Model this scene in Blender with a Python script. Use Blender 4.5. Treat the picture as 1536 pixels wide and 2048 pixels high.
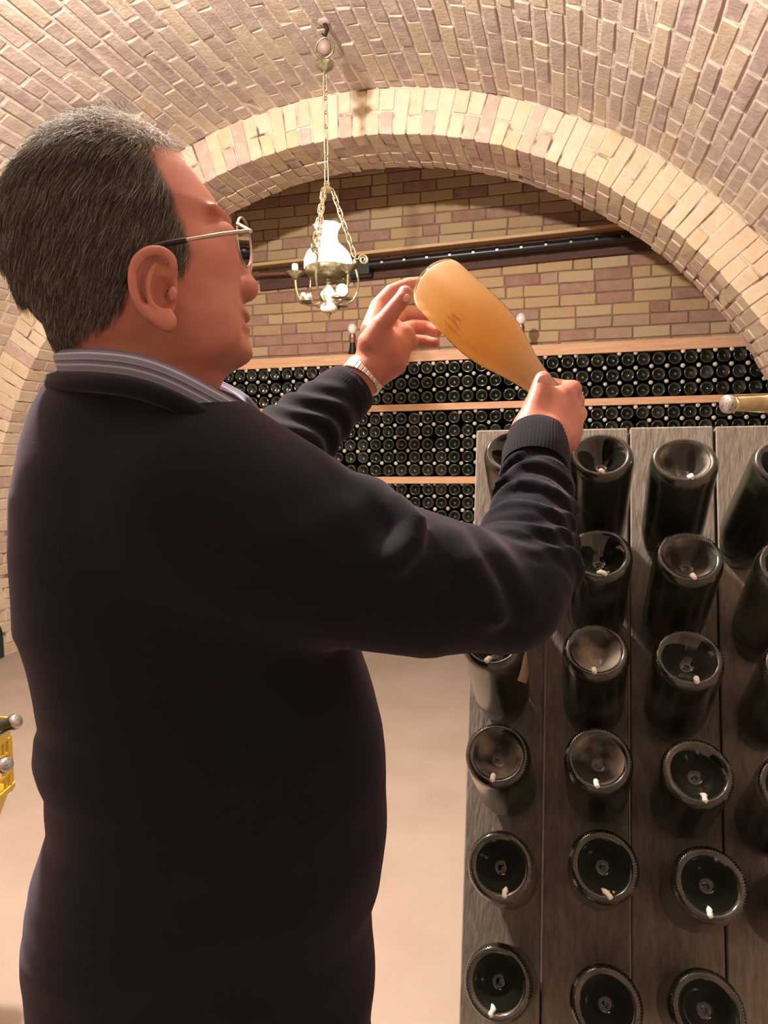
import bpy, bmesh, math, random
import numpy as np
from mathutils import Matrix, Vector
sc = bpy.context.scene
for o in list(bpy.data.objects): bpy.data.objects.remove(o)
PI = math.pi
rng = random.Random(7)
NR = np.random.RandomState(3)

# ------------------------------------------------------------ camera
FPX = 1400.0                                   # focal length in pixels of the 1536x2048 frame
YAW, PITCH, ROLL = .256, .079, .011
CAM = np.array([0, 0, 1.4])
def cam_axes():
    cy, sy = math.cos(YAW), math.sin(YAW)
    f = np.array([-sy, cy, 0]); r = np.array([cy, sy, 0]); u = np.array([0, 0, 1.])
    f2 = f*math.cos(PITCH) - u*math.sin(PITCH); u2 = u*math.cos(PITCH) + f*math.sin(PITCH)
    r3 = r*math.cos(ROLL) - u2*math.sin(ROLL); u3 = u2*math.cos(ROLL) + r*math.sin(ROLL)
    return r3, -u3, f2
R0, R1, R2 = cam_axes()
cd = bpy.data.cameras.new('camera'); cam = bpy.data.objects.new('camera', cd); sc.collection.objects.link(cam)
M = Matrix.Identity(4)
for i in range(3):
    M[i][0] = R0[i]; M[i][1] = -R1[i]; M[i][2] = -R2[i]; M[i][3] = CAM[i]
cam.matrix_world = M
cd.sensor_fit = 'VERTICAL'; cd.sensor_height = 36; cd.lens = FPX/2048*36; cd.clip_start = .02
sc.camera = cam
# ------------------------------------------------------------ world, lights, exposure
w = bpy.data.worlds.new('world'); sc.world = w; w.use_nodes = True
w.node_tree.nodes['Background'].inputs[0].default_value = (1, .85, .7, 1)
w.node_tree.nodes['Background'].inputs[1].default_value = .05
sc.view_settings.view_transform = 'Standard'; sc.view_settings.look = 'None'
sc.view_settings.gamma = 1; sc.view_settings.use_curve_mapping = False
sc.view_settings.exposure = 0.0
def lamp(name, loc, power, col, rad):
    l = bpy.data.lights.new(name, 'POINT'); l.energy = power; l.color = col; l.shadow_soft_size = rad
    o = bpy.data.objects.new(name, l); o.location = loc; sc.collection.objects.link(o); return o
LAMPS = [('ceiling_lamp_light', (-1.15, 1.22, 3.02), 440, (1, .885, .775), .06),
         ('rear_fill_light', (-1.3, -1.9, 3.0), 7, (1, .88, .77), .10)]  # second light is an unseen weak fill added behind the camera
for a in LAMPS: lamp(*a)
CHANDELIER_POWER = .6

# ------------------------------------------------------------ helpers
def at(x, y, D): return CAM + ((x-768)/FPX*R0 + (y-1024)/FPX*R1 + R2)*D        # point seen at x,y at depth D
def aty(x, y, Y):
    d = (x-768)/FPX*R0 + (y-1024)/FPX*R1 + R2; return CAM + d*Y/d[1]
def px(p):
    q = np.asarray(p, float) - CAM; z = q@R2
    return 768+FPX*(q@R0)/z, 1024+FPX*(q@R1)/z, z
COL = sc.collection.objects
def empty(name, loc, label=None, cat=None, group=None, rot=None, parent=None):
    o = bpy.data.objects.new(name, None); o.location = loc; o.empty_display_size = .05
    if rot is not None: o.rotation_euler = rot
    COL.link(o)
    if parent: o.parent = parent
    tag(o, label, cat, group); return o
def tag(o, label=None, cat=None, group=None, kind=None):
    if label: o['label'] = label
    if cat: o['category'] = cat
    if group: o['group'] = group
    if kind: o['kind'] = kind
    return o
def mesh(name, verts, faces, mats=None, smooth=False, mi=None):
    me = bpy.data.meshes.new(name); me.from_pydata([tuple(v) for v in verts], [], [tuple(f) for f in faces])
    if mats is not None:
        for m in (mats if isinstance(mats, (list, tuple)) else [mats]): me.materials.append(m)
    if smooth: me.polygons.foreach_set('use_smooth', [True]*len(me.polygons))
    if mi is not None: me.polygons.foreach_set('material_index', mi)
    me.update(); return me
def obj(name, me, parent=None, mat=None, wm=None):
    o = bpy.data.objects.new(name, me); COL.link(o)
    if parent: o.parent = parent
    if wm is not None: o.matrix_local = Matrix(wm)
    return o
class MB:
    """collects simple shapes in one mesh"""
    def __init__(s): s.v = []; s.f = []
    def add(s, v, f):
        n = len(s.v); s.v += [tuple(map(float, a)) for a in v]; s.f += [tuple(i+n for i in q) for q in f]; return s
    def box(s, c, h, ax=None, ch=0):
        ax = np.eye(3) if ax is None else np.array(ax); c = np.array(c, float)
        if ch <= 0:
            v = [c + ax[0]*h[0]*a + ax[1]*h[1]*b + ax[2]*h[2]*d for d in (-1, 1) for b in (-1, 1) for a in (-1, 1)]
            return s.add(v, [(0, 2, 3, 1), (4, 5, 7, 6), (0, 1, 5, 4), (2, 6, 7, 3), (0, 4, 6, 2), (1, 3, 7, 5)])
        v, f = chbox(h, ch); return s.add([c + ax[0]*a[0] + ax[1]*a[1] + ax[2]*a[2] for a in v], f)
    def tube(s, pts, r, n=8, cap=True, closed=False):
        pts = [np.array(p, float) for p in pts]; m = len(pts)
        rs = [r]*m if np.isscalar(r) else list(r)
        T = []
        for i in range(m):
            a = pts[(i-1) % m] if (closed or i > 0) else pts[i]; b = pts[(i+1) % m] if (closed or i < m-1) else pts[i]
            t = b-a; T.append(t/(np.linalg.norm(t)+1e-12))
        up = np.array([0, 0, 1.]) if abs(T[0][2]) < .9 else np.array([1., 0, 0])
        nx = np.cross(T[0], up); nx /= np.linalg.norm(nx); v = []
        for i in range(m):
            nx = nx - T[i]*(nx@T[i]); nx /= np.linalg.norm(nx); ny = np.cross(T[i], nx)
            for k in range(n):
                a = 2*PI*k/n; v.append(pts[i] + rs[i]*(math.cos(a)*nx + math.sin(a)*ny))
        f = []
        for i in range(m if closed else m-1):
            j = (i+1) % m
            for k in range(n): f.append((i*n+k, i*n+(k+1) % n, j*n+(k+1) % n, j*n+k))
        if cap and not closed: f.append(tuple(range(n))[::-1]); f.append(tuple((m-1)*n+k for k in range(n)))
        return s.add(v, f)
    def lathe(s, prof, n=24, c=(0, 0, 0), ax=(0, 0, 1), mod=None):
        ax = np.array(ax, float); ax /= np.linalg.norm(ax); c = np.array(c, float)
        up = np.array([0, 0, 1.]) if abs(ax[2]) < .9 else np.array([1., 0, 0])
        x = np.cross(up, ax); x /= np.linalg.norm(x); y = np.cross(ax, x); v = []
        for j, (r, z) in enumerate(prof):
            for k in range(n):
                a = 2*PI*k/n; rr = r*(1 if mod is None else mod(j, a)); v.append(c + ax*z + rr*(math.cos(a)*x + math.sin(a)*y))
        f = [(j*n+k, j*n+(k+1) % n, (j+1)*n+(k+1) % n, (j+1)*n+k) for j in range(len(prof)-1) for k in range(n)]
        return s.add(v, f)
    def ball(s, c, r, n=10, sc_=(1, 1, 1), ax=None):
        m = max(4, n//2+1); ax = np.eye(3) if ax is None else np.array(ax); c = np.array(c, float); v = []
        for j in range(m+1):
            t = PI*j/m
            for k in range(n):
                a = 2*PI*k/n; q = (r*sc_[0]*math.sin(t)*math.cos(a), r*sc_[1]*math.sin(t)*math.sin(a), r*sc_[2]*math.cos(t))
                v.append(c+ax[0]*q[0]+ax[1]*q[1]+ax[2]*q[2])
        return s.add(v, [(j*n+k, (j+1)*n+k, (j+1)*n+(k+1) % n, j*n+(k+1) % n) for j in range(m) for k in range(n)])
    def me(s, name, mat, smooth=True): return mesh(name, s.v, s.f, mat, smooth)
    def obj(s, name, mat, parent=None, smooth=True, loc=None):
        o = obj(name, s.me(name, mat, smooth), parent)
        if smooth and len(s.f) < 200000:
            try: o.data.set_sharp_from_angle(angle=math.radians(50))
            except Exception: pass
        return o
def chbox(h, ch, jit=0, r=None, taper=0):
    """chamfered box: 24 vertices, 26 faces, optional corner jitter and taper of y over x"""
    v = []; idx = {}
    for c in [(a, b, d) for a in (-1, 1) for b in (-1, 1) for d in (-1, 1)]:
        jv = [(r.uniform(-jit, jit) if r else 0) for _ in range(3)]
        for k in range(3):
            q = [c[i]*(h[i]-(0 if i == k else ch))+jv[i] for i in range(3)]
            q[1] *= 1+taper*q[0]/h[0]
            idx[(c, k)] = len(v); v.append(q)
    f = []
    for k in range(3):
        i, j = [(1, 2), (2, 0), (0, 1)][k]
        for sgn in (-1, 1):
            q = []
            for a, b in ((-1, -1), (1, -1), (1, 1), (-1, 1)):
                c = [0, 0, 0]; c[k] = sgn; c[i] = a; c[j] = b; q.append(idx[(tuple(c), k)])
            f.append(q if sgn > 0 else q[::-1])
    for k in range(3):                        # edges parallel to k
        i, j = [(1, 2), (2, 0), (0, 1)][k]
        for a in (-1, 1):
            for b in (-1, 1):
                c0 = [0, 0, 0]; c1 = [0, 0, 0]; c0[k] = -1; c1[k] = 1; c0[i] = c1[i] = a; c0[j] = c1[j] = b
                c0 = tuple(c0); c1 = tuple(c1)
                q = [idx[(c0, i)], idx[(c1, i)], idx[(c1, j)], idx[(c0, j)]]
                f.append(q if a*b < 0 else q[::-1])
    for c in [(a, b, d) for a in (-1, 1) for b in (-1, 1) for d in (-1, 1)]:
        q = [idx[(c, k)] for k in range(3)]
        f.append(q if c[0]*c[1]*c[2] > 0 else q[::-1])
    return v, f

# ------------------------------------------------------------ materials
def mat(name, col, rough=.7, metal=0, noise=None, bump=None, **kw):
    m = bpy.data.materials.new(name); m.use_nodes = True; N = m.node_tree.nodes; L = m.node_tree.links
    b = N['Principled BSDF']; b.inputs['Base Color'].default_value = (*col, 1)
    b.inputs['Roughness'].default_value = rough; b.inputs['Metallic'].default_value = metal
    for k, v in kw.items(): b.inputs[k.replace('_', ' ')].default_value = v
    geo = N.new('ShaderNodeNewGeometry')
    if noise:
        sc_, col2, lo, hi = noise[:4]
        n = N.new('ShaderNodeTexNoise'); n.inputs['Scale'].default_value = sc_; n.inputs['Detail'].default_value = 6
        vec = geo.outputs['Position']
        if len(noise) > 4:
            mp = N.new('ShaderNodeMapping'); mp.inputs['Scale'].default_value = noise[4]; L.new(vec, mp.inputs[0]); vec = mp.outputs[0]
        L.new(vec, n.inputs['Vector'])
        r = N.new('ShaderNodeMapRange'); r.inputs[1].default_value = lo; r.inputs[2].default_value = hi; L.new(n.outputs[0], r.inputs[0])
        x = N.new('ShaderNodeMix'); x.data_type = 'RGBA'; x.inputs[6].default_value = (*col, 1); x.inputs[7].default_value = (*col2, 1)
        L.new(r.outputs[0], x.inputs[0]); L.new(x.outputs[2], b.inputs['Base Color'])
    if bump:
        n2 = N.new('ShaderNodeTexNoise'); n2.inputs['Scale'].default_value = bump[0]; n2.inputs['Detail'].default_value = 5
        vec = geo.outputs['Position']
        if len(bump) > 2:
            mp = N.new('ShaderNodeMapping'); mp.inputs['Scale'].default_value = bump[2]; L.new(vec, mp.inputs[0]); vec = mp.outputs[0]
        L.new(vec, n2.inputs['Vector'])
        bp = N.new('ShaderNodeBump'); bp.inputs['Strength'].default_value = .6; bp.inputs['Distance'].default_value = bump[1]
        L.new(n2.outputs[0], bp.inputs['Height']); L.new(bp.outputs[0], b.inputs['Normal'])
    return m
def bricks(tag_, cols, sm=(.78, .68, .58)):
    return [mat('%s_brick_%d' % (tag_, i), c, .9, noise=(16, tuple(.55*c[k]+.45*sm[k] for k in range(3)), .45, .75), bump=(55, .006)) for i, c in enumerate(cols)]
M_VAULT = bricks('vault', [(.54, .435, .325), (.50, .405, .32), (.48, .385, .335), (.44, .345, .315), (.40, .305, .285), (.50, .395, .355), (.57, .475, .365), (.46, .375, .32)])
M_RING = bricks('arch', [(.66, .53, .37), (.62, .50, .35), (.66, .55, .41), (.58, .43, .34), (.62, .48, .30), (.52, .38, .32)])
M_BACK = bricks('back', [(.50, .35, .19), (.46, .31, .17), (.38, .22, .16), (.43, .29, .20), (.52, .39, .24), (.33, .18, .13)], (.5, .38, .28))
M_MORT = mat('pale_mortar', (.72, .64, .57), .95, noise=(9, (.58, .49, .42), .4, .7), bump=(35, .012))
M_MORTR = mat('cracked_mortar', (.66, .56, .47), .95, noise=(7, (.16, .11, .08), .50, .62), bump=(30, .014))
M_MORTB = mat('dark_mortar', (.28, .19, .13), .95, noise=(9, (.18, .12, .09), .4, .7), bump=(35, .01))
M_FLOOR = mat('smooth_concrete', (.42, .345, .29), .55, noise=(3, (.37, .295, .245), .35, .7), bump=(60, .001))
M_PINE = mat('pine_plank', (.66, .40, .24), .6, noise=(6, (.52, .29, .16), .35, .75, (1, 8, 14)), bump=(20, .001, (1, 8, 14)))
M_RAILW = mat('varnished_rail', (.62, .42, .22), .5, noise=(6, (.5, .31, .15), .35, .75, (1, 8, 14)))
M_OAK = mat('grey_weathered_wood', (.29, .255, .215), .75, noise=(9, (.155, .135, .112), .3, .75, (14, 14, 1.2)), bump=(12, .002, (20, 20, 1.5)))
M_BOT = mat('dark_bottle_glass', (.006, .010, .006), .12, noise=(5, (.05, .045, .035), .5, .8), Coat_Weight=.5, Coat_Roughness=.08, Specular_IOR_Level=.8)
M_DUST = mat('dusty_bottle_glass', (.018, .020, .013), .22, noise=(9, (.15, .13, .105), .48, .8), Coat_Weight=.35, Coat_Roughness=.15)
M_RIM = mat('worn_knurled_glass', (.022, .022, .017), .14, noise=(12, (.16, .14, .115), .5, .8), Coat_Weight=.8, Coat_Roughness=.06)
M_CHALK = mat('white_paint_mark', (.85, .82, .76), .8)
M_CAP = mat('pale_crown_cap', (.66, .60, .46), .45, .15, noise=(40, (.45, .38, .27), .4, .65))
M_CAP2 = mat('steel_crown_cap', (.5, .48, .45), .35, .8, noise=(200, (.2, .15, .12), .5, .7))
M_BRASS = mat('aged_brass', (.36, .33, .20), .38, .75, noise=(60, (.16, .14, .08), .4, .7))
M_CHAIN = mat('pale_brass_chain', (.50, .44, .30), .35, .7)
M_IRON = mat('dark_iron', (.035, .028, .025), .5, .6)
M_BLACK = mat('black_rubber', (.008, .008, .009), .45)
M_PIPE = mat('black_conduit', (.012, .012, .014), .35)
M_SILVER = mat('brushed_steel', (.66, .60, .55), .28, 1)
M_COPPER = mat('copper_collar', (.45, .25, .18), .35, .9)
M_CRYS = mat('clear_bulb_glass', (.75, .75, .78), .08, 0, Coat_Weight=1)
M_SKIN = mat('skin', (.52, .200, .145), .44, noise=(30, (.45, .150, .108), .4, .7), bump=(400, .0004), Subsurface_Weight=.12)
M_SKIN.node_tree.nodes['Principled BSDF'].inputs['Subsurface Radius'].default_value = (.012, .004, .002)
def add_density(m, col):
    N = m.node_tree.nodes; L = m.node_tree.links; b = N['Principled BSDF']; src = b.inputs['Base Color'].links[0].from_socket
    a = N.new('ShaderNodeAttribute'); a.attribute_name = 'hair_density'; x = N.new('ShaderNodeMix'); x.data_type = 'RGBA'; x.inputs[7].default_value = (*col, 1)
    L.new(a.outputs['Fac'], x.inputs[0]); L.new(src, x.inputs[6]); L.new(x.outputs[2], b.inputs['Base Color'])
add_density(M_SKIN, (.085, .058, .045))
M_NAIL = mat('finger_nail', (.62, .33, .26), .35)
M_SCALP = mat('scalp_under_hair', (.10, .065, .05), .8, noise=(45, (.05, .035, .03), .4, .7))
M_THIN = mat('scalp_thin_hair', (.34, .19, .14), .7, noise=(60, (.2, .12, .09), .4, .7))
M_EYE = mat('eye_white', (.75, .68, .62), .15); M_IRIS = mat('iris', (.05, .03, .02), .1)
M_KNIT = mat('navy_plum_knit', (.0085, .0088, .0120), .92, bump=(900, .0006), Specular_IOR_Level=.12, Sheen_Weight=.15, Sheen_Roughness=.45)
M_KNIT.node_tree.nodes['Principled BSDF'].inputs['Sheen Tint'].default_value = (.70, .55, .75, 1)
M_TROU = mat('dark_trousers', (.012, .014, .018), .9)
M_SHOE = mat('black_leather', (.01, .009, .008), .35)
M_YEL = mat('yellow_plastic', (.62, .42, .05), .4)
M_CERA = mat('glazed_ceramic', (.80, .77, .70), .2, Coat_Weight=.5)
M_PINKF = mat('painted_ceramic_rose', (.75, .52, .45), .3)
M_GREY = mat('grey_plaster', (.45, .38, .32), .9)
def stripes():
    m = mat('blue_striped_cotton', (.16, .19, .30), .85, bump=(900, .0003)); N = m.node_tree.nodes; L = m.node_tree.links
    uv = N.new('ShaderNodeUVMap'); sp = N.new('ShaderNodeSeparateXYZ'); L.new(uv.outputs[0], sp.inputs[0])
    mu = N.new('ShaderNodeMath'); mu.operation = 'MULTIPLY'; mu.inputs[1].default_value = 3.0; L.new(sp.outputs[1], mu.inputs[0])
    fr = N.new('ShaderNodeMath'); fr.operation = 'FRACT'; L.new(mu.outputs[0], fr.inputs[0])
    rp = N.new('ShaderNodeValToRGB'); rp.color_ramp.interpolation = 'CONSTANT'; e = rp.color_ramp.elements
    e[0].position = 0; e[0].color = (.22, .24, .36, 1); e[1].position = .35; e[1].color = (.50, .48, .55, 1)
    for p, c in ((.5, (.17, .17, .27, 1)), (.7, (.09, .09, .15, 1)), (.85, (.3, .3, .4, 1))):
        k = e.new(p); k.color = c
    L.new(fr.outputs[0], rp.inputs[0]); L.new(rp.outputs[0], N['Principled BSDF'].inputs['Base Color']); return m
M_SHIRT = stripes()
def emis(name, col, st):
    m = mat(name, col, .3); b = m.node_tree.nodes['Principled BSDF']
    b.inputs['Emission Color'].default_value = (*col, 1); b.inputs['Emission Strength'].default_value = st; return m
M_SHADE = emis('lit_opal_glass', (1, .94, .83), 1.0)
M_BULB = emis('lit_candle_bulb', (1, .93, .78), 1.6)
def clear_glass(name, tint, rough=.03, ior=1.45):
    m = bpy.data.materials.new(name); m.use_nodes = True; N = m.node_tree.nodes; L = m.node_tree.links; N.clear()
    o = N.new('ShaderNodeOutputMaterial'); t = N.new('ShaderNodeBsdfTransparent'); t.inputs[0].default_value = (*tint, 1)
    g = N.new('ShaderNodeBsdfGlossy'); g.inputs['Roughness'].default_value = rough; f = N.new('ShaderNodeFresnel'); f.inputs[0].default_value = ior
    x = N.new('ShaderNodeMixShader'); L.new(f.outputs[0], x.inputs[0]); L.new(t.outputs[0], x.inputs[1]); L.new(g.outputs[0], x.inputs[2]); L.new(x.outputs[0], o.inputs[0]); return m
M_GLASS = clear_glass('clear_bottle_glass', (.985, .97, .94), .03, 1.33)
M_LENS = clear_glass('spectacle_lens', (.93, .91, .87), .02, 1.12)
def liquid():
    m = bpy.data.materials.new('cloudy_orange_wine'); m.use_nodes = True; N = m.node_tree.nodes; L = m.node_tree.links; N.clear()
    o = N.new('ShaderNodeOutputMaterial'); d = N.new('ShaderNodeBsdfDiffuse'); t = N.new('ShaderNodeBsdfTranslucent'); x = N.new('ShaderNodeMixShader')
    x.inputs[0].default_value = .65
    tc = N.new('ShaderNodeTexCoord'); sp = N.new('ShaderNodeSeparateXYZ'); L.new(tc.outputs['Object'], sp.inputs[0])
    # object z runs from the base (0) to the mouth (.3): greyish at the base, orange in the body, pale in the neck
    rp = N.new('ShaderNodeValToRGB'); mr = N.new('ShaderNodeMapRange'); mr.inputs[2].default_value = .30; L.new(sp.outputs[2], mr.inputs[0])
    e = rp.color_ramp.elements; e[0].position = 0; e[0].color = (.95, .84, .70, 1); e[1].position = .16; e[1].color = (1, .80, .46, 1)
    for p, c in ((.35, (1, .73, .30, 1)), (.58, (1, .71, .28, 1)), (.72, (.98, .74, .44, 1)), (.85, (.90, .76, .56, 1))):
        k = e.new(p); k.color = c
    L.new(mr.outputs[0], rp.inputs[0])
    n = N.new('ShaderNodeTexNoise'); n.inputs['Scale'].default_value = 130; n.inputs['Detail'].default_value = 9; n.inputs['Roughness'].default_value = .7
    mp = N.new('ShaderNodeMapping'); mp.inputs['Scale'].default_value = (1.3, 1.3, .35); L.new(tc.outputs['Object'], mp.inputs[0]); L.new(mp.outputs[0], n.inputs['Vector'])
    # sediment clinging to one side of the glass, a patch with its own place on the bottle
    vm = N.new('ShaderNodeVectorMath'); vm.operation = 'DISTANCE'; vm.inputs[1].default_value = SED; L.new(tc.outputs['Object'], vm.inputs[0])
    m1 = N.new('ShaderNodeMapRange'); m1.inputs[1].default_value = .055; m1.inputs[2].default_value = .006; m1.inputs[3].default_value = 0; m1.inputs[4].default_value = .40; L.new(vm.outputs['Value'], m1.inputs[0])
    m2 = N.new('ShaderNodeMapRange'); m2.inputs[1].default_value = .80; m2.inputs[2].default_value = 1.10
    ad = N.new('ShaderNodeMath'); ad.operation = 'ADD'; L.new(n.outputs[0], ad.inputs[0]); L.new(m1.outputs[0], ad.inputs[1]); L.new(ad.outputs[0], m2.inputs[0])
    mx = N.new('ShaderNodeMix'); mx.data_type = 'RGBA'; mx.inputs[7].default_value = (.50, .14, .015, 1)
    L.new(m2.outputs[0], mx.inputs[0]); L.new(rp.outputs[0], mx.inputs[6])
    for q in (d, t): L.new(mx.outputs[2], q.inputs[0])
    L.new(d.outputs[0], x.inputs[1]); L.new(t.outputs[0], x.inputs[2]); L.new(x.outputs[0], o.inputs[0]); return m

# ------------------------------------------------------------ room shell: vaulted brick tunnel along y
XC, ZC, RI, TH = -1.25, .58, 2.65, .25
RO = RI+TH; YF, YB, YW = 3.99, 4.48, 5.36          # arch front face, arch back edge, back wall
Y0 = -2.6
def struct(name, me, parent=None, kind='structure'):
    o = obj(name, me, parent)
    if not parent: o['kind'] = kind
    return o
def g3(s): return max(-1.3*s, min(1.3*s, rng.gauss(0, s)))
_bm = {}
def bmesh_(dims, ci, fam, var, taper):
    k = (dims, ci, fam, var, taper)
    if k not in _bm:
        r = random.Random(hash((dims, var)) & 0xffff)
        v, f = chbox([d/2 for d in dims], .0045, .0042 if fam != 'back' else .0030, r, taper)
        v = [(a, b, (c if c < 0 else dims[2]/2+(c-dims[2]/2)*(1 if c < dims[2]/2-.0015 else .25))-dims[2]/2) for a, b, c in v]
        _bm[k] = (v, f, mesh('brick', v, f, [FAMS[fam][ci]]))
    return _bm[k]
FAMS = {'vault': M_VAULT, 'arch': M_RING, 'back': M_BACK}
class Wall:
    def __init__(s, parent, fam): s.p = parent; s.fam = fam; s.items = []
    def brick(s, c, ex, ey, ez, dims, ci, taper=0):
        s.items.append((np.array(c, float), ex, ey, ez, tuple(round(d, 3) for d in dims), ci, taper))
    def build(s, limit=300, name='brick', front=None):
        def size(it):
            x, y, z = px(it[0]); 
            if z < .2 or not (-60 < x < 1600 and -60 < y < 2110): return 0
            n = it[3]; v = CAM-it[0]; v = v/np.linalg.norm(v); cs = v@n
            if cs <= 0: return 0
            if front and front(x, y): return 0
            return cs*it[4][0]*it[4][1]/z**2
        order = sorted(range(len(s.items)), key=lambda i: -size(s.items[i]))
        V = []; F = []; MI = []; n = 0
        for rank, i in enumerate(order):
            c, ex, ey, ez, dims, ci, tp = s.items[i]
            v, f, me = bmesh_(dims, ci, s.fam, i % 4, tp)
            if rank < limit and size(s.items[i]) > 0:
                m = Matrix.Identity(4)
                for k in range(3): m[k][0] = ex[k]; m[k][1] = ey[k]; m[k][2] = ez[k]; m[k][3] = c[k]
                obj(name, me, s.p, wm=m)
            else:
                A = np.array(v)@np.array([ex, ey, ez]) + c; V.append(A); F += [tuple(q+n for q in ff) for ff in f]; n += len(v); MI += [ci]*len(f)
        if V:
            o = obj('brickwork', mesh('brickwork', np.concatenate(V), F, FAMS[s.fam], mi=MI), s.p); o['kind'] = 'stuff'
def tilt(ex, ey, ez, a=.02):
    """tiny random rotation of a brick"""
    q = Matrix.Rotation(rng.gauss(0, a*.5), 3, Vector(ez)) @ Matrix.Rotation(rng.gauss(0, a), 3, Vector(ex))
    return [np.array(q @ Vector(e)) for e in (ex, ey, ez)]
# floor
fl = MB().box((-1.25, 1.4, -.05), (3.4, 4.2, .05)); f_o = struct('floor', fl.me('floor', M_FLOOR, False))
# vault surface (mortar) with bricks
vs = []; fs = []
NA = 72
for j, y in enumerate((Y0, YF+.02)):
    for rr in (RO+.006, RO+.25):
        for k in range(NA+1):
            a = PI*k/NA; vs.append((XC+rr*math.cos(a), y, ZC+rr*math.sin(a)))
n1 = NA+1
for k in range(NA):
    fs.append((k, k+1, 2*n1+k+1, 2*n1+k)); fs.append((n1+k, 3*n1+k, 3*n1+k+1, n1+k+1))
vault = struct('ceiling', mesh('ceiling', vs, fs, M_MORT, True))
W = Wall(vault, 'vault')
nc = int(PI*RO/.0765)
for i in range(nc):
    a = PI*(i+.5)/nc; ez = np.array([-math.cos(a), 0, -math.sin(a)]); ey = np.array([-math.sin(a), 0, math.cos(a)]); ex = np.array([0, 1., 0])
    ey = np.cross(ez, ex)
    y = YF+rng.uniform(0, .2)
    drift = 0
    while y > -1.2:
        L = rng.choice((.25, .25, .25, .12, .19)); y1 = y-L
        yy0, yy1 = min(y, YF), y1
        if yy0-yy1 > .04:
            warm = math.cos(a)   # colours vary by batch from side to side
            ci = rng.choice((0, 1, 6, 0, 2, 5, 7) if a > 2.15 else (2, 3, 4, 5, 7, 3, 1) if rng.random() < .8 else (0, 6))
            E3 = tilt(ex, ey, ez)
            c = np.array([XC, (yy0+yy1)/2, ZC]) - ez*(RO-.001+g3(.0026)) 
            W.brick(c, *E3, (yy0-yy1-.004, .0635, .05), ci)
        y = y1-.012
W.build(300)
# side walls below the springing
for nm, sx in (('wall_left', -1), ('wall_right', 1)):
    x = XC+sx*(RO+.006)
    o = struct(nm, MB().box((x+sx*.12, (Y0+YF)/2, ZC/2), (.12, (YF-Y0)/2, ZC/2)).me(nm, M_MORT, False))
    W = Wall(o, 'vault')
    ez = np.array([-sx*1., 0, 0]); ex = np.array([0, 1., 0]); ey = np.cross(ez, ex)
    for r in range(7):
        y = YF+.1*(r % 2)
        while y > .2:
            y0 = min(y, YF); W.brick((x-sx*.010, (y0+y-.25)/2, .042+r*.0805), *tilt(ex, ey, ez), (max(.05, y0-y+.25-.004), .069, .05), rng.randrange(8)); y -= .262
    W.build(60)
struct('wall_front', MB().box((XC, Y0-.1, 1.9), (3.3, .1, 1.95)).me('wall_front', M_GREY, False))
# arch ring: mortar core + voussoirs + piers
def ringcore(r0, r1, y0, y1):
    v = []; f = []
    an = [0]+[PI*k/NA for k in range(NA+1)]+[PI]
    for q, a in enumerate(an):
        for (r, y) in ((r0, y0), (r1, y0), (r1, y1), (r0, y1)):
            z = ZC+r*math.sin(a) if 0 < q < len(an)-1 else -.0
            v.append((XC+r*math.cos(a), y, z))
    for q in range(len(an)-1):
        for k in range(4): f.append((q*4+k, q*4+(k+1) % 4, q*4+4+(k+1) % 4, q*4+4+k))
    return v, f
ring = struct('trim_1', mesh('trim_1', *ringcore(RI+.008, RO+.30, YF+.008, YB-.002), M_MORTR)); ring['label'] = 'cream brick arch with a ring of voussoirs'
W = Wall(ring, 'arch')
nv = int(PI*(RI+TH/2)/.0825)
def ringcol(): return rng.choice((0, 1, 2, 0, 1, 2, 3, 4, 5, 2))
tp = .5*TH/2/(RI+TH/2)
JY = (.12, .12, .12, .13)
for i in range(nv):
    a = PI*(i+.5)/nv; er = np.array([math.cos(a), 0, math.sin(a)]); et = np.array([-math.sin(a), 0, math.cos(a)]); yv = np.array([0, 1., 0])
    wd = PI*RI/nv
    def rad(r0, r1, y0, y1, face, ci):
        c = np.array([XC, 0, ZC]) + er*(r0+r1)/2
        wm = (r0+r1)/2*PI/nv-.008
        t = (r1-r0)/2/((r0+r1)/2)
        if face:     # local z = -y (towards the room), x radial
            E3 = tilt(er, np.cross(-yv, er), -yv, .012); c = c + yv*(y0+g3(.003)) ; W.brick(c, *E3, (r1-r0, wm, y1-y0), ci, round(t, 3))
    s = i % 2
    split = (i*7) % 3 != 0
    d0 = .125 if s else .245
    if split and rng.random() < .8:
        c1 = ringcol(); m = RI+TH*rng.choice((.5, .5, .38)); rad(RI, m-.005, YF, YF+d0, True, c1); rad(m+.005, RO-.004, YF, YF+.12, True, ringcol())
    else:
        rad(RI, RO-.004, YF, YF+d0, True, ringcol())
    y = YF+d0+.010
    while y < YB-.02:
        y1 = min(YB, y+.12); c = np.array([XC, (y+y1)/2, ZC]) + er*(RI+.002+g3(.003))
        W.brick(c, *tilt(yv, np.cross(-er, yv), -er, .012), (y1-y-.003, wd-.010, .10), rng.choice((0, 1, 3, 5, 5, 3))); y = y1+.010
for sx in (-1, 1):
    xi = XC+sx*RI
    for r in range(7):
        z = .042+r*.0805; s = r % 2
        W.brick((xi+sx*TH/2, YF, z), *tilt(np.array([sx*1., 0, 0]), np.cross((0, -1., 0), (sx*1., 0, 0)), np.array([0, -1., 0])), (TH-.01, .07, .12 if s else .24), ringcol())
        y = YF+(.13 if s else .25)
        while y < YB-.02:
            y1 = min(YB, y+(.25 if s else .12)); ez = np.array([-sx*1., 0, 0])
            W.brick((xi, (y+y1)/2, z), *tilt(np.array([0, 1., 0]), np.cross(ez, (0, 1., 0)), ez), (y1-y-.003, .07, .10), ringcol()); y = y1+.010
W.build(300)
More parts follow.
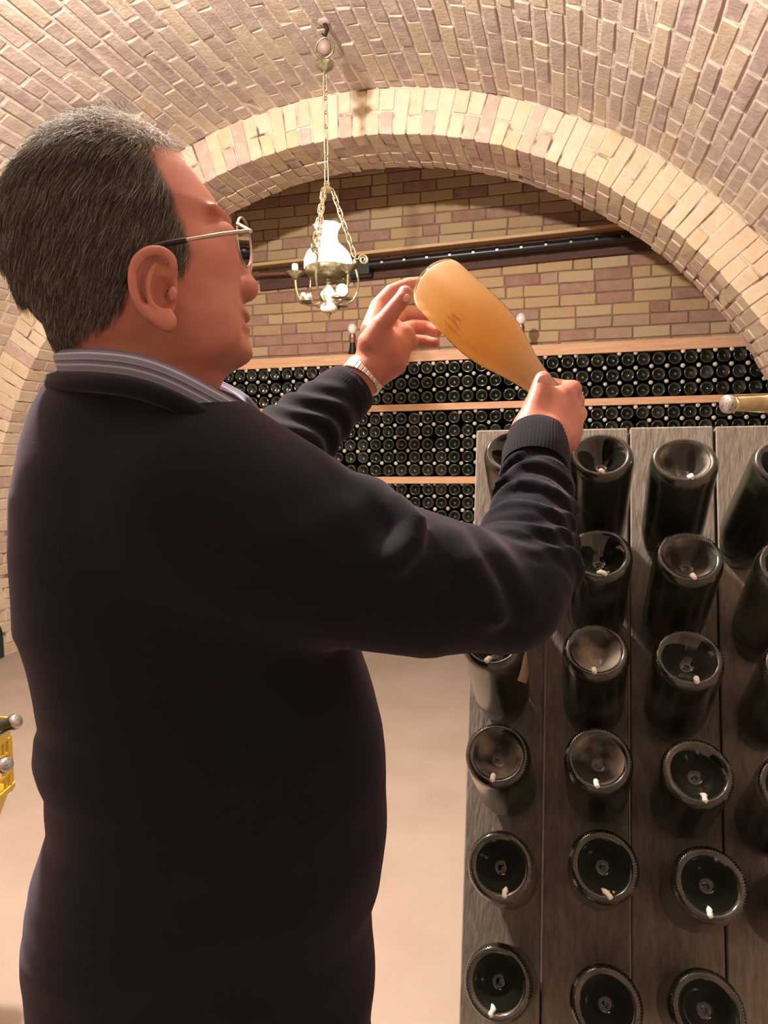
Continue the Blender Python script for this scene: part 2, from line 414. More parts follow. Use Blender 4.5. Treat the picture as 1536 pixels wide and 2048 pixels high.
# alcove behind the arch
bw = struct('wall_back', MB().box((XC, YW+.12, 1.95), (3.4, .12, 1.95)).me('wall_back', M_MORTB, False))
W = Wall(bw, 'back')
ez = np.array([0, -1., 0]); ex = np.array([1., 0, 0]); ey = np.array([0, 0, 1.])
for r in range(30):
    z = 1.93+r*.0835; x = -4.4+.13*(r % 2)+rng.uniform(-.02, .02)
    if z > 3.82: break
    while x < 2.0:
        L = .245 if rng.random() < .85 else .12
        W.brick((x+L/2, YW-.010+g3(.002), z), *tilt(ex, ey, ez, .008), (L, .0755, .05), rng.choice((0, 0, 1, 2, 3, 4, 4, 5) if r > 5 else (3, 2, 3, 5, 4, 2)))
        x += L+.009
W.build(300, front=lambda x, y: y > 700)
struct('ceiling_2', MB().box((XC, (YB+YW)/2, 3.95), (3.4, .5, .05)).me('ceiling_2', M_MORTB, False))
struct('wall_alcove_left', MB().box((-4.45, (YB+YW)/2, 1.95), (.15, .5, 1.95)).me('wall_alcove_left', M_MORTB, False))
struct('wall_alcove_right', MB().box((1.95, (YB+YW)/2, 1.95), (.15, .5, 1.95)).me('wall_alcove_right', M_MORTB, False))

# ------------------------------------------------------------ back wall rail, conduit and pegs
a = aty(500, 534, 5.25); b = aty(1300, 447, 5.25)
def bar(p, q, hy, hz, mat_, name, parent):
    p = np.array(p); q = np.array(q); d = (q-p); L = np.linalg.norm(d); d /= L; y = np.array([0, 1., 0]); z = np.cross(d, y)
    return MB().box((p+q)/2, (L/2, hy, hz), (d, y, z), ch=.003).obj(name, mat_, parent, smooth=False)
rail = bar(a, b, .05, .012, M_RAILW, 'wooden_rail', None)
tag(rail, 'pale wooden rail fixed along the brick wall behind the arch', 'rail')
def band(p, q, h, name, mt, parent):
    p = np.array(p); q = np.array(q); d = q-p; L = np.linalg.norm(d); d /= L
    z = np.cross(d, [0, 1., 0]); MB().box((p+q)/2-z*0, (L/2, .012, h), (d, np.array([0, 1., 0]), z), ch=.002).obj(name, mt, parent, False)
band(aty(520, 563, 5.325), aty(1330, 477, 5.325), .075, 'rail_shadow_board', mat('painted_rail_shadow', (.10, .045, .032), .7, noise=(7, (.06, .028, .02), .3, .7, (1, 8, 14))), rail)  # dark board added in place of the shadow under rail and conduit
cr = empty('cable_conduit', aty(900, 505, 5.23), 'black cable conduit with pale clips running under the wooden rail', 'conduit')
p0 = aty(735, 530, 5.225); p1 = aty(1300, 470, 5.225)
o0 = np.array(cr.location)
MB().tube([p0-o0+(p1-p0)*t for t in np.linspace(0, 1, 20)], .030, 10).obj('pipe', M_PIPE, cr)
for k in range(11):
    c = p0-o0+(p1-p0)*(.06+.085*k); d = (p1-p0)/np.linalg.norm(p1-p0)
    MB().tube([c-d*.012, c+d*.012], .034, 10).obj('clip', M_BLACK if k % 2 else M_PIPE, cr)
    MB().box(c+np.array([0, -.034, .0]), (.009, .003, .007)).obj('screw_tab', M_SILVER, cr, False)
MB().box(p0-o0+np.array([-.06, .03, -.02]), (.085, .06, .055), ch=.006).obj('junction_box', M_BLACK, cr, False)
db = bar(aty(440, 556, 5.28), aty(660, 545, 5.28), .05, .012, mat('brown_batten', (.16, .07, .04), .6), 'batten', None)
tag(db, 'thin reddish brown batten on the brick wall left of the lamp', 'batten')

# ------------------------------------------------------------ bottle shapes
BOTP = [(0, .028), (.004, .029), (.010, .026), (.022, .012), (.031, .0035), (.0335, .0015), (.036, .0), (.040, .0012), (.0435, .006), (.044, .012),
        (.044, .150), (.0425, .172), (.037, .198), (.029, .225), (.0215, .245), (.0165, .262), (.0148, .275), (.0142, .290), (.0168, .2915), (.0168, .297), (.0142, .299), (.0135, .303)]
def rotz_to(d, up=(0, 0, 1.)):
    """axes with z along d"""
    d = np.array(d, float); d /= np.linalg.norm(d); x = np.cross(up, d)
    x /= np.linalg.norm(x); return x, np.cross(d, x), d
def mtx(ax, c):
    m = Matrix.Identity(4)
    for k in range(3):
        for j in range(3): m[k][j] = ax[j][k]
        m[k][3] = c[k]
    return m
def bottle_meshes():
    lo = MB().lathe(BOTP, 20).me('bottle', M_BOT); cap = MB().lathe([(0, .307), (.0125, .307), (.0146, .303), (.0150, .297), (.0140, .296)], 12).me('crown_cap', M_CAP)
    return lo, cap
lo_bot, lo_cap = bottle_meshes()
# ------------------------------------------------------------ bottle stack against the back wall
YS = 4.99; PX = .0975
zt = [aty(1300, y, YS)[2] for y in (716.6, 747.9, 779)]
zm0 = aty(1300, 824.5, YS)[2]; zmB = aty(900, 660+740/2.648, YS)[2]; zm = list(np.linspace(zm0, zmB, 5))
zl0 = aty(930, 979, YS)[2]; zl = [zl0-.0965*k for k in range(5)]
rack = empty('stack_planks', (XC, YS+.14, 0), 'pale pine planks laid between the layers of the bottle stack at the back wall', 'planks')
OR = np.array([XC, YS+.14, 0])
x_l, x_r = -4.2, 1.72
def plank(z0, z1, name='plank', dy=.155, yc=0, mt=M_PINE):
    MB().box((( x_l+x_r)/2-XC, yc, (z0+z1)/2), ((x_r-x_l)/2, dy, (z1-z0)/2), ch=.003).obj(name, mt, rack, False)
plank(zt[0]+.049, zt[0]+.049+.075, dy=.17, yc=.03)
plank(zt[2]-.049-.048, zt[2]-.049)
plank(zm[4]-.049-.050, zm[4]-.049)
plank(zl[4]-.049-.050, zl[4]-.049)
zz = zl[4]-.099
low = []
while zz > .15:
    rows = [zz-.049-.0965*k for k in range(4) if zz-.049-.0965*k > .06]; low += rows; zz = rows[-1]-.049
    if zz > .15: plank(zz-.05, zz); zz -= .05
plank(0, max(.02, zz), mt=M_PINE)
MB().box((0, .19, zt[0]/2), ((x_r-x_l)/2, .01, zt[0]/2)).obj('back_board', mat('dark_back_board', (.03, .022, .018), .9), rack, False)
cols_x = [x_l+.06+PX*k for k in range(int((x_r-x_l-.1)/PX))]
x_off = aty(1135.5, 716.6, YS)[0]; sh = (x_off-cols_x[0]) % PX; cols_x = [c+sh for c in cols_x if c+sh < x_r-.05]
ind = []; rest = []; necks = []
secs = [('top', zt), ('middle', zm), ('lower', zl)]
ordn = ['top', 'second', 'third', 'fourth', 'fifth']
for sn, zs in secs:
    for ri, z in enumerate(zs):
        for c in cols_x:
            x, y, _ = px((c, YS, z))
            vis = 430 < x < 1545 and y < 1075 and not (x > 968 and y > 858)
            if sn != 'top': vis = vis and x > (600 if y < 930 else 690)
            (ind if vis else rest).append((c, z, sn, ri))
            if ri < len(zs)-1 or True:
                necks.append((c+PX/2, z+(.0483 if ri else .040), vis, x, sn, ri))
for z in low:
    for c in cols_x: rest.append((c, z, 'low', 0))
ax = np.array([1., 0, 0]), np.array([0, 0, -1.]), np.array([0, 1., 0])
print('stack individuals', len(ind), 'rest', len(rest))
cmax = max(c for c, z, sn, ri in ind); crack = max(c for c, z, sn, ri in ind if sn == 'lower')
NTH = 'first second third fourth fifth sixth seventh eighth ninth tenth eleventh twelfth thirteenth fourteenth fifteenth sixteenth seventeenth eighteenth nineteenth'.split()
def nth(k):
    if k < 20: return NTH[k-1]
    t, u = divmod(k, 10); return ['twentieth', 'thirtieth', 'fortieth'][t-2] if u == 0 else ['twenty', 'thirty', 'forty'][t-2]+'-'+NTH[u-1]
for c, z, sn, ri in ind:
    o = bpy.data.objects.new('champagne_bottle', lo_bot); COL.link(o)
    o.matrix_world = mtx(ax, (c+rng.gauss(0, .001), YS+rng.gauss(0, .004), z+rng.gauss(0, .0006)))
    nrow = {'top': 3, 'middle': 5, 'lower': 5}[sn]
    rowname = ordn[ri] if ri < nrow-1 else 'bottom'
    if sn == 'top' or (sn == 'middle' and px((c, YS, z))[0] > 968):
        kth = int(round((cmax-c)/PX)); lab = 'dark bottle base, %s stack layer, %s row, %s from the right' % (sn, rowname, nth(kth+1))
    else:
        kth = int(round((crack-c)/PX)); lab = 'dark bottle base, %s stack layer, %s row, %s left of the rack' % (sn, rowname, nth(kth+1))
    tag(o, lab, 'bottle', 'base-out bottles in the %s layer of the wall stack' % sn)
nv_ = sorted([n for n in necks if n[2]], key=lambda n: -n[3])
room_left = max(0, 300-len(ind))
def neckbot(x, z, single, lab=None):
    if single:
        o = bpy.data.objects.new('champagne_bottle', lo_bot); COL.link(o); o.matrix_world = mtx((ax[0], -ax[1], -ax[2]), (x, YS+.312, z))
        k = bpy.data.objects.new('crown_cap', lo_cap); COL.link(k); k.parent = o
        tag(o, lab, 'bottle', 'cap-out bottles at the right of the stack')
xm = max(n[0] for n in nv_)
for n in nv_[:room_left]: neckbot(n[0], n[1], True, 'pale bottle cap, %s stack layer, over %s row, %s from the right' % (n[4], ordn[n[5]], nth(1+int(round((xm-n[0])/PX)))))
def many(name, pts, profs, mt, flip, label, cat):
    v0 = []; n = 8
    for (r, z) in profs:
        for k in range(n): v0.append((r*math.cos(2*PI*k/n), r*math.sin(2*PI*k/n), z))
    v0 = np.array(v0); f0 = [(j*n+k, j*n+(k+1) % n, (j+1)*n+(k+1) % n, (j+1)*n+k) for j in range(len(profs)-1) for k in range(n)]
    A = np.array(ax if not flip else (ax[0], -ax[1], -ax[2])); V = []; F = []
    for i, p in enumerate(pts):
        V.append(v0@A+np.array(p)); F += [tuple(q+i*len(v0) for q in f) for f in f0]
    o = obj(name, mesh(name, np.concatenate(V), F, mt, True)); tag(o, label, cat, None, 'stuff'); return o
many('stacked_bottles', [(c, YS, z) for c, z, _, _ in rest], [BOTP[i] for i in (0, 3, 5, 6, 8, 9, 10, 12, 14, 17, 21)], M_BOT, False, 'further dark bottles packed base outward in the wall stack, behind the man and the rack', 'bottles')
nr = [n for n in nv_[room_left:] if rng.random() > .10]
o = many('stacked_bottle_necks', [(n[0], YS+.312, n[1]) for n in nr], [BOTP[i] for i in (9, 10, 12, 14, 17, 21)], M_BOT, True, 'bottles stacked neck outward behind the pale caps', 'bottles')
many('stacked_bottle_caps', [(n[0]+rng.gauss(0, .003), YS+.315+rng.gauss(0, .006), n[1]+rng.gauss(0, .003)) for n in nr], [(0, .307), (.0125, .307), (.0146, .303), (.015, .296)], M_CAP, True, 'pale crown caps showing between the dark bottle bases', 'caps')
# two small bulbs on black holders on the top plank
zp = zt[0]+.124
for (x_, lab) in ((705, 'small black holder with a round clear bulb, half hidden behind the raised left wrist'), (1042, 'small black holder with round clear bulb on top plank, right of held bottle')):
    p = aty(x_, 672, 5.02); e = empty('bulb_holder', (p[0], 5.02, zp), lab, 'lamp', 'bulb holders on the top plank')
    MB().lathe([(0, 0), (.036, 0), (.030, .02), (.023, .06), (.020, .085), (0, .085)], 14).obj('base', M_BLACK, e)
    MB().lathe([(.021, .085), (.025, .095), (.024, .12), (.027, .125), (.020, .15), (.012, .152), (0, .152)], 14).obj('collar', M_COPPER, e)
    MB().ball((0, 0, .188), .036, 16, (1, 1, 1.15)).obj('bulb', M_CRYS, e)

# ------------------------------------------------------------ riddling rack (pupitre) at the right
LEAN = math.radians(13.5)
RP = at(1258, 853, 1.16)                                    # point of the top edge, joint between second and third board
ru = np.array([1., 0, 0]); rd = np.array([0, -math.sin(LEAN), -math.cos(LEAN)]); rn = np.array([0, -math.cos(LEAN), math.sin(LEAN)])
BW = .130
Lr = RP[2]/math.cos(LEAN)                                   # the boards reach the floor
rk = empty('riddling_rack', (RP[0], RP[1]-Lr*math.sin(LEAN)*.5, 0), 'grey weathered wooden riddling rack leaning back with bottles stuck in it', 'rack')
ro = np.array(rk.location)
for j in range(-2, 5):
    gap = .0035
    x0 = j*BW+gap/2; x1 = (j+1)*BW-gap/2
    if j == -2: x0 += .006
    dz = rng.uniform(-.003, .003)
    c = RP + ru*(x0+x1)/2 + rd*(Lr/2+dz) - rn*.0125 - ro
    MB().box(c, ((x1-x0)/2, Lr/2-.003, .0125), (ru, rd, rn), ch=.002).obj('board', M_OAK, rk, False)
# rear leaf of the A-frame and cross rails
rd2 = np.array([0, math.sin(LEAN), -math.cos(LEAN)]); rn2 = np.array([0, math.cos(LEAN), math.sin(LEAN)])
for j in range(-2, 5):
    c = RP + np.array([0, .05, 0]) + ru*(j+.5)*BW + rd2*Lr*.5 - ro
    MB().box(c, (BW/2-.002, Lr/2-.003, .0125), (ru, rd2, rn2), ch=.002).obj('board', M_OAK, rk, False)
for t in (.12, .62, .93):
    MB().box(RP+ru*(1.5*BW)+rd*Lr*t-rn*.040-ro, (3.38*BW, .03, .0125), (ru, rd, rn), ch=.002).obj('cross_rail', M_OAK, rk, False)
MB().box(RP+ru*(1.5*BW)+np.array([0, .022, -.006])-ro, (3.45*BW, .008, .004)).obj('hinge_strip', M_IRON, rk, False)
# rack bottles
HB = [(0, .0290), (.0025, .0298), (.0045, .0312), (.0070, .0312), (.0105, .0292), (.0165, .0225), (.0235, .0135), (.029, .0060), (.0322, .0025)]
HB2 = [(.0322, .0025), (.0345, .0006), (.0370, -.0004), (.0395, .0010), (.0412, .0034)]
HB3 = [(.0412, .0034), (.0432, .0065), (.0441, .0125), (.0443, .02), (.044, .150), (.0425, .172), (.037, .198), (.029, .225), (.0215, .245), (.0165, .262), (.0148, .275), (.0145, .297), (0, .298)]
M_PUNT = mat('clean_punt_glass', (.008, .010, .007), .10, noise=(14, (.05, .045, .035), .55, .8), Coat_Weight=.6, Coat_Roughness=.05)
M_PUNTD = mat('dust_filled_punt_glass', (.02, .018, .014), .3, noise=(17, (.30, .26, .21), .42, .62), Coat_Weight=.25, Coat_Roughness=.2)
m_punt = MB().lathe(HB, 48).me('punt', M_PUNT); m_puntd = MB().lathe(HB, 48).me('punt', M_PUNTD)
m_body = MB().lathe(HB3, 48).me('body', M_DUST)
m_rim = MB().lathe(HB2, 144, mod=lambda j, a: 1+(.010*(1 if int(round(a/(2*PI)*144)) % 2 else -1) if j in (1, 2, 3) else 0)).me('knurled_rim', M_RIM)
rb = MB()
for j, (r, z) in enumerate(HB2):
    for k in range(144):
        a = 2*PI*k/144; up = (.0016 if (k % 2) else -.0008) if j in (1, 2, 3) else 0; r2_ = r+((.0009 if k % 2 else -.0006) if j in (3, 4) else 0); rb.v.append((r2_*math.cos(a), r2_*math.sin(a), z-up))
rb.f = [(j*144+k, j*144+(k+1) % 144, (j+1)*144+(k+1) % 144, (j+1)*144+k) for j in range(len(HB2)-1) for k in range(144)]
m_rim = rb.me('knurled_rim', M_RIM)
def chalk(seed):
    r = random.Random(seed); m = MB(); x = 0
    pts = [(r.uniform(-.001, .001), 0)]
    for k in range(5): pts.append((pts[-1][0]+r.uniform(-.0012, .0018), (k+1)*.0024))
    P = []
    prof = HB[::-1]
    path = [(.0375, -.0010), (.0345, .0000), (.0315, .0020), (.0292, .0045), (.027, .0070), (.0250, .0095)]
    for (w_, _), (rr, z) in zip(pts, path): P.append((w_, rr, z-.0008))
    m.tube([(a*1.3, -b, c-.0012) for a, b, c in P], [.0028, .0036, .0030, .0040, .0028, .0014], 6)
    for k in range(3): m.ball((r.uniform(-.005, .007), -r.uniform(.027, .034), .0035), r.uniform(.0008, .0016), 6)
    return m.me('paint_mark', M_CHALK)
chalks = [chalk(s) for s in range(6)]
EL = math.radians(43)
spots = [(1, 0, 1028, 900, 0, 43), (1, 1, 1203, 908, 1, 43), (1, 2, 1369, 918, 1, 43), (1, 3, 1578, 925, 1, 40),
         (2, 0, 1010, 1100, 0, 43), (2, 1, 1199, 1106, 1, 42), (2, 2, 1379, 1112, 1, 43), (2, 3, 1588, 1130, 1, 42),
         (3, 0, 985, 1278, 1, 44), (3, 1, 1192, 1299, 1, 46), (3, 2, 1378, 1314, 1, 43), (3, 3, 1602, 1335, 1, 42),
         (4, 0, 994, 1507, 1, 40), (4, 1, 1197, 1517, 1, 40), (4, 2, 1396, 1543, 1, 41), (4, 3, 1592, 1575, 1, 42),
         (5, 0, 1001, 1731, 1, 36), (5, 1, 1208, 1731, 1, 36), (5, 2, 1420, 1767, 1, 38), (5, 3, 1622, 1800, 1, 38),
         (6, 0, 995, 1965, 1, 36), (6, 1, 1213, 2010, 1, 38), (6, 2, 1416, 2022, 1, 38)]
rown = ['', 'top', 'second', 'third', 'fourth', 'fifth', 'bottom visible']; coln = ['left', 'second', 'third', 'right-hand']
looks = {(1, 1): 'clear dark punt and worn bright rim', (1, 2): 'dust drifted in the right of its punt', (2, 1): 'shiny black punt and white paint mark', (2, 2): 'brown dusty punt',
         (3, 0): 'tan paint patch on its side', (3, 1): 'dust in its punt and a bent white mark', (3, 2): 'glossy punt and a forked white mark', (4, 0): 'pale dust filling the lower half of its punt',
         (4, 1): 'tan dust at the left of its punt', (4, 2): 'black punt and a short white mark'}
for q, (r, cidx, x, y, vis, el) in enumerate(spots):
    E_ = math.radians(el); d = np.array([0, math.cos(E_), -math.sin(E_)])
    az = rng.uniform(-.03, .03)
    if (r, cidx) == (1, 3): az = -.10
    d = np.array([math.sin(az)*d[1], math.cos(az)*d[1], d[2]])
    Lx = .215
    # base point on the sight line such that base + Lx*d lies on the board surface
    ray = (x-768)/FPX*R0+(y-1024)/FPX*R1+R2
    t = ((RP-CAM)@rn - Lx*(d@rn))/(ray@rn); B = CAM+ray*t
    X, Y_, Z = rotz_to(d)
    # x axis horizontal, y axis: local -y must point down in the picture
    if Y_[2] < 0: X, Y_ = -X, -Y_
    tw = rng.uniform(-.25, .15)
    X, Y_ = X*math.cos(tw)+Y_*math.sin(tw), -X*math.sin(tw)+Y_*math.cos(tw)
    e = empty('champagne_bottle', B, 'dark rack bottle, %s row, %s column, %s' % (rown[r], coln[cidx], looks.get((r, cidx), 'base up')), 'bottle', 'bottles in the riddling rack')
    e.matrix_world = mtx((X, Y_, Z), B)
    for m_, n_ in ((m_body, 'body'), (m_puntd if (r, cidx) in ((1, 2), (2, 2), (4, 0), (3, 1), (4, 1)) else m_punt, 'punt'), (m_rim, 'knurled_rim')): obj(n_, m_, e)
    if (r, cidx) not in ((1, 0), (2, 0)): obj('paint_mark', chalks[q % 6], e)
    if (r, cidx) == (3, 0):
        v = []; f = []
        for i in range(9):
            for k in range(7):
                a = math.radians(172+k*8*(1-.5*abs(i-4)/4)); zz_ = .02+i*.010; v.append((.0447*math.cos(a), .0447*math.sin(a), zz_))
        f = [(i*7+k, i*7+k+1, (i+1)*7+k+1, (i+1)*7+k) for i in range(8) for k in range(6)]
        so = obj('paint_patch', mesh('paint_patch', v, f, mat('tan_paint', (.55, .42, .28), .7), True), e)
# clear bottle lying on top of the rack
e = empty('clear_bottle', (0, 0, 0), 'clear bottle of pale wine lying on top of the rack, capped neck left', 'bottle')
p = at(1451, 808, 1.22); q = at(1760, 806, 1.32); dz = RP[2]+.018-p[2]
d = (q-p); d /= np.linalg.norm(d); base = p+d*.305; e.matrix_world = mtx(rotz_to(-d), base)
BOTN = BOTP[:11]+[(.0425, .145), (.036, .165), (.026, .185), (.0185, .200), (.0168, .215), (.0152, .262)]+BOTP[16:]
MB().lathe(BOTN, 40).obj('glass', M_GLASS, e)
MB().lathe([(0, .032), (.03, .010), (.0405, .012), (.0405, .125), (.039, .145), (.0325, .165), (.023, .185), (.0160, .200), (.0145, .215), (.0130, .262), (.0125, .285), (0, .285)], 32).obj('wine', mat('pale_wine', (.85, .74, .42), .3, noise=(30, (.60, .42, .18), .5, .7)), e)
MB().lathe([(0, .3065), (.0135, .3065), (.0158, .304), (.0166, .297), (.0160, .2955), (.0150, .2950)], 42, mod=lambda j, a: 1+(.04*math.sin(21*a) if j > 1 else 0)).obj('crown_cap', M_CAP2, e)
CLB = e

# ------------------------------------------------------------ chandelier
hk = CAM + ((650-768)/FPX*R0 + (62-1024)/FPX*R1 + R2)*1.0
def vault_hit(x, y):
    d = (x-768)/FPX*R0+(y-1024)/FPX*R1+R2; o = np.array([CAM[0]-XC, CAM[2]-ZC]); A = d[0]**2+d[2]**2; B = 2*(d[0]*o[0]+d[2]*o[1]); Cc = o@o-RO*RO
    t = (-B+math.sqrt(B*B-4*A*Cc))/2/A; return CAM+d*t
H = vault_hit(648, 46); cx, cyy = H[0], H[1]
ch = empty('chandelier', (cx, cyy, H[2]), 'antique brass chandelier with a lit white glass shade hanging on a chain from the vault', 'chandelier')
def zat(ypx): # height of the chandelier axis seen at picture row ypx
    lo, hi = 0., 4.
    for _ in range(40):
        m = (lo+hi)/2
        if px((cx, cyy, m))[1] > ypx: lo = m
        else: hi = m
    return lo-H[2]
Dch = px((cx, cyy, 2.4))[2]; S = Dch/FPX    # metres per pixel there
hkz = zat(60)
MB().tube([(0, 0, .02), (.004, 0, hkz+.03), (.016, 0, hkz), (.004, 0, hkz-.03), (-.010, 0, hkz-.015)], [.010, .011, .010, .009, .005], 8).obj('hook', M_IRON, ch)
MB().ball((0, 0, .004), .03, 10, (1.1, 1.3, .35)).obj('ceiling_boss', M_GREY, ch)
rc = zat(95); rr_ = 19*S
MB().tube([(rr_*math.sin(2*PI*k/24), 0.004, rc+rr_*math.cos(2*PI*k/24)) for k in range(24)], .006, 8, closed=True).obj('ring', M_BRASS, ch)
MB().ball((0, 0, rc), 14*S, 14).obj('ring_ball', mat('pinkish_ball', (.26, .18, .15), .5), ch)
zc = zat(132)
MB().lathe([(.004, .035), (.012, .028), (.040, .018), (.046, .008), (.036, -.010), (.018, -.024), (.006, -.034), (0, -.04)], 24, (0, 0, zc), mod=lambda j, a: 1+.08*math.cos(8*a)*(j in (2, 3, 4))).obj('leaf_cup', M_BRASS, ch)
def link_mesh(L, Wd, r):
    pts = []
    for k in range(10):
        a = PI*k/9-PI/2; pts.append((Wd*math.cos(a)*1.0, 0, L+Wd*math.sin(a)))
    up = [( Wd*math.cos(PI*k/5), 0, (L-Wd)+Wd*math.sin(PI*k/5)) for k in range(6)]; dn = [(-Wd*math.cos(PI*k/5), 0, -(L-Wd)-Wd*math.sin(PI*k/5)) for k in range(6)]
    return MB().tube(up+dn, r, 6, closed=True).me('chain_link', M_CHAIN)
lk = link_mesh(.027, .0105, .0036); lk2 = link_mesh(.024, .0110, .0038); lk3 = link_mesh(.040, .0105, .0036)
def chain(p, q, me, step, ph=0):
    p = np.array(p); q = np.array(q); d = q-p; L = np.linalg.norm(d); n = max(1, round(L/step)); d /= L
    up = (1., 0, 0) if abs(d[0]) < .9 else (0, 1., 0)
    X, Y_, Z = rotz_to(d, up)
    for k in range(n):
        a = ph+(PI/2)*(k % 2)+.35; X2 = X*math.cos(a)+Y_*math.sin(a); Y2 = np.cross(Z, X2)
        obj('chain_link', me, ch, wm=mtx((X2, Y2, Z), p+d*L*(k+.5)/n))
zcr = zat(378)
chain((0, 0, zc-.035), (0, 0, zat(196)), lk, .044); chain((0, 0, zat(196)), (0, 0, zcr+.030), lk3, .066)
MB().tube([(.012*math.cos(2*PI*k/12), 0, zcr+.024+.012*math.sin(2*PI*k/12)) for k in range(12)], .0035, 6, closed=True).obj('top_ring', M_CHAIN, ch)
MB().lathe([(0, .014), (.012, .013), (.026, .004), (.032, -.006), (.030, -.010), (0, -.006)], 16, (0, 0, zcr)).obj('crown_cap', M_CHAIN, ch)
# shade, gallery, bowl
zs = lambda y: zat(y)
pr = [(26*S, 450), (24*S, 453), (20*S, 463), (18.5*S, 475), (21*S, 486), (30*S, 494), (41*S, 506), (47*S, 520), (47*S, 536)]
prz = [(r, zs(y)) for r, y in pr]
prz = [(.003+r, z) for r, z in prz] + [(r-.003, z) for r, z in prz[::-1]]
MB().lathe(prz, 40, mod=lambda j, a: 1+(.06*math.sin(9*a) if j in (0, 1, 16, 17) else 0)).obj('glass_shade', M_SHADE, ch)
MB().lathe([(.048*1.0, zs(531)), (45*S, zs(532)), (46*S, zs(544)), (42*S, zs(550)), (30*S, zs(554)), (12*S, zs(556)), (0, zs(556))], 32, mod=lambda j, a: 1+.015*math.cos(16*a)).obj('gallery', M_BRASS, ch)
MB().lathe([(0, zs(556)), (5*S, zs(558)), (4*S, zs(563)), (9*S, zs(566)), (5*S, zs(569)), (4*S, zs(573))], 20).obj('stem', M_BRASS, ch)
MB().lathe([(4*S, zs(570)), (7*S, zs(574)), (17*S, zs(588)), (19*S, zs(594)), (14*S, zs(602)), (10*S, zs(606)), (16*S, zs(611)), (18*S, zs(618)), (14*S, zs(624)), (4*S, zs(626)), (0, zs(626))], 24).obj('oil_reservoir', M_CERA, ch)
MB().lathe([(6*S, zs(624)), (5*S, zs(629)), (2*S, zs(633)), (2.5*S, zs(636)), (0, zs(640))], 12).obj('finial', M_BRASS, ch)
# three arms with hooks for the chains, three candle arms
zb = zs(604)
for k, deg in enumerate((12, 132, 252)):
    a = math.radians(deg)+YAW; u = np.array([math.cos(a), math.sin(a), 0]); z1 = np.array([0, 0, 1.])
    R_ = 52*S
    pth = [u*12*S+z1*zb, u*30*S+z1*(zb-.015), u*50*S+z1*(zb+.01), u*62*S+z1*(zb+.07), u*60*S+z1*(zb+.14), u*50*S+z1*(zs(520)-.01), u*56*S+z1*zs(512)]
    P = []
    for i in range(len(pth)-1):
        for t in np.linspace(0, 1, 5, endpoint=False): P.append(pth[i]*(1-t)+pth[i+1]*t)
    P.append(pth[-1]); P = [np.mean(P[max(0, i-2):i+3], axis=0) for i in range(len(P))]
    cc = u*72*S+z1*zs(516)
    for i in range(22):
        t = i/21*3.6*PI; rr2 = .026*(1-i/26); P.append(cc-u*rr2*math.cos(t)+z1*rr2*math.sin(t))
    MB().tube(P, .0055, 7).obj('hook_arm', M_CHAIN if k == 0 else M_BRASS, ch)
    MB().ball(u*55*S+z1*zs(522), .011, 8).obj('arm_knop', M_CHAIN, ch)
    chain(np.array([0, 0, zcr-.004])+u*.028, u*54*S+z1*(zs(508)), lk2, .034, ph=k)
    # candle arm
    a2 = a+math.radians(58); v = np.array([math.cos(a2), math.sin(a2), 0])
    top = v*66*S+z1*(zs(556)); P = [v*14*S+z1*zb, v*34*S+z1*(zb-.022), v*54*S+z1*(zb-.005), v*64*S+z1*(zb+.04), top]
    Q = []
    for i in range(4):
        for t in np.linspace(0, 1, 5, endpoint=False): Q.append(P[i]*(1-t)+P[i+1]*t)
    Q.append(P[4]); Q = [np.mean(Q[max(0, i-2):i+3], axis=0) for i in range(len(Q))]
    MB().tube(Q, .0065, 7).obj('candle_arm', M_BRASS, ch)
    MB().lathe([(0, -.012), (.012, -.010), (.020, .000), (.040, .014), (.047, .022), (.042, .023), (.016, .010), (0, .008)], 18, top, mod=lambda j, a: 1+.10*math.cos(6*a)*(j in (3, 4, 5))).obj('drip_pan', M_BRASS, ch)
    MB().lathe([(0, .008), (.0135, .008), (.0135, .034), (.0150, .037), (.0150, .056), (.012, .062), (0, .063)], 14, top).obj('candle_sleeve', M_BULB, ch)
    fl_ = MB(); fc = v*45*S+z1*(zb+.012)
    for j in range(6):
        b = 2*PI*j/6; fl_.ball(fc+np.array([.017*math.cos(b), .017*math.sin(b), .008*math.sin(2*b)+.01]), .016, 8, (1, 1, .8))
    fl_.ball(fc, .012, 8); fl_.obj('ceramic_rose', M_PINKF, ch)
    lf = MB()
    for sg in (-1, 1):
        lf.ball(fc+np.cross(v, z1)*sg*.03-z1*.012, .032, 8, (1, .6, .25))
    lf.obj('brass_leaf', M_BRASS, ch)
# side globes of the lamp
g = aty(697, 566+14, cyy) ; 
MB().ball(np.array(at(684, 580, Dch-.10))-np.array(ch.location), 12*S, 14).obj('glass_bulb', M_BULB, ch)
cl = lamp('chandelier_light', (cx, cyy, H[2]+zs(442)), CHANDELIER_POWER, (1, .80, .60), .05); cl.parent = ch; cl.location = (0, 0, zs(440))
cl2 = lamp('chandelier_lower_light', (0, 0, 0), CHANDELIER_POWER*.25, (1, .80, .60), .05); cl2.parent = ch; cl2.location = (-.10, -.14, zs(560))

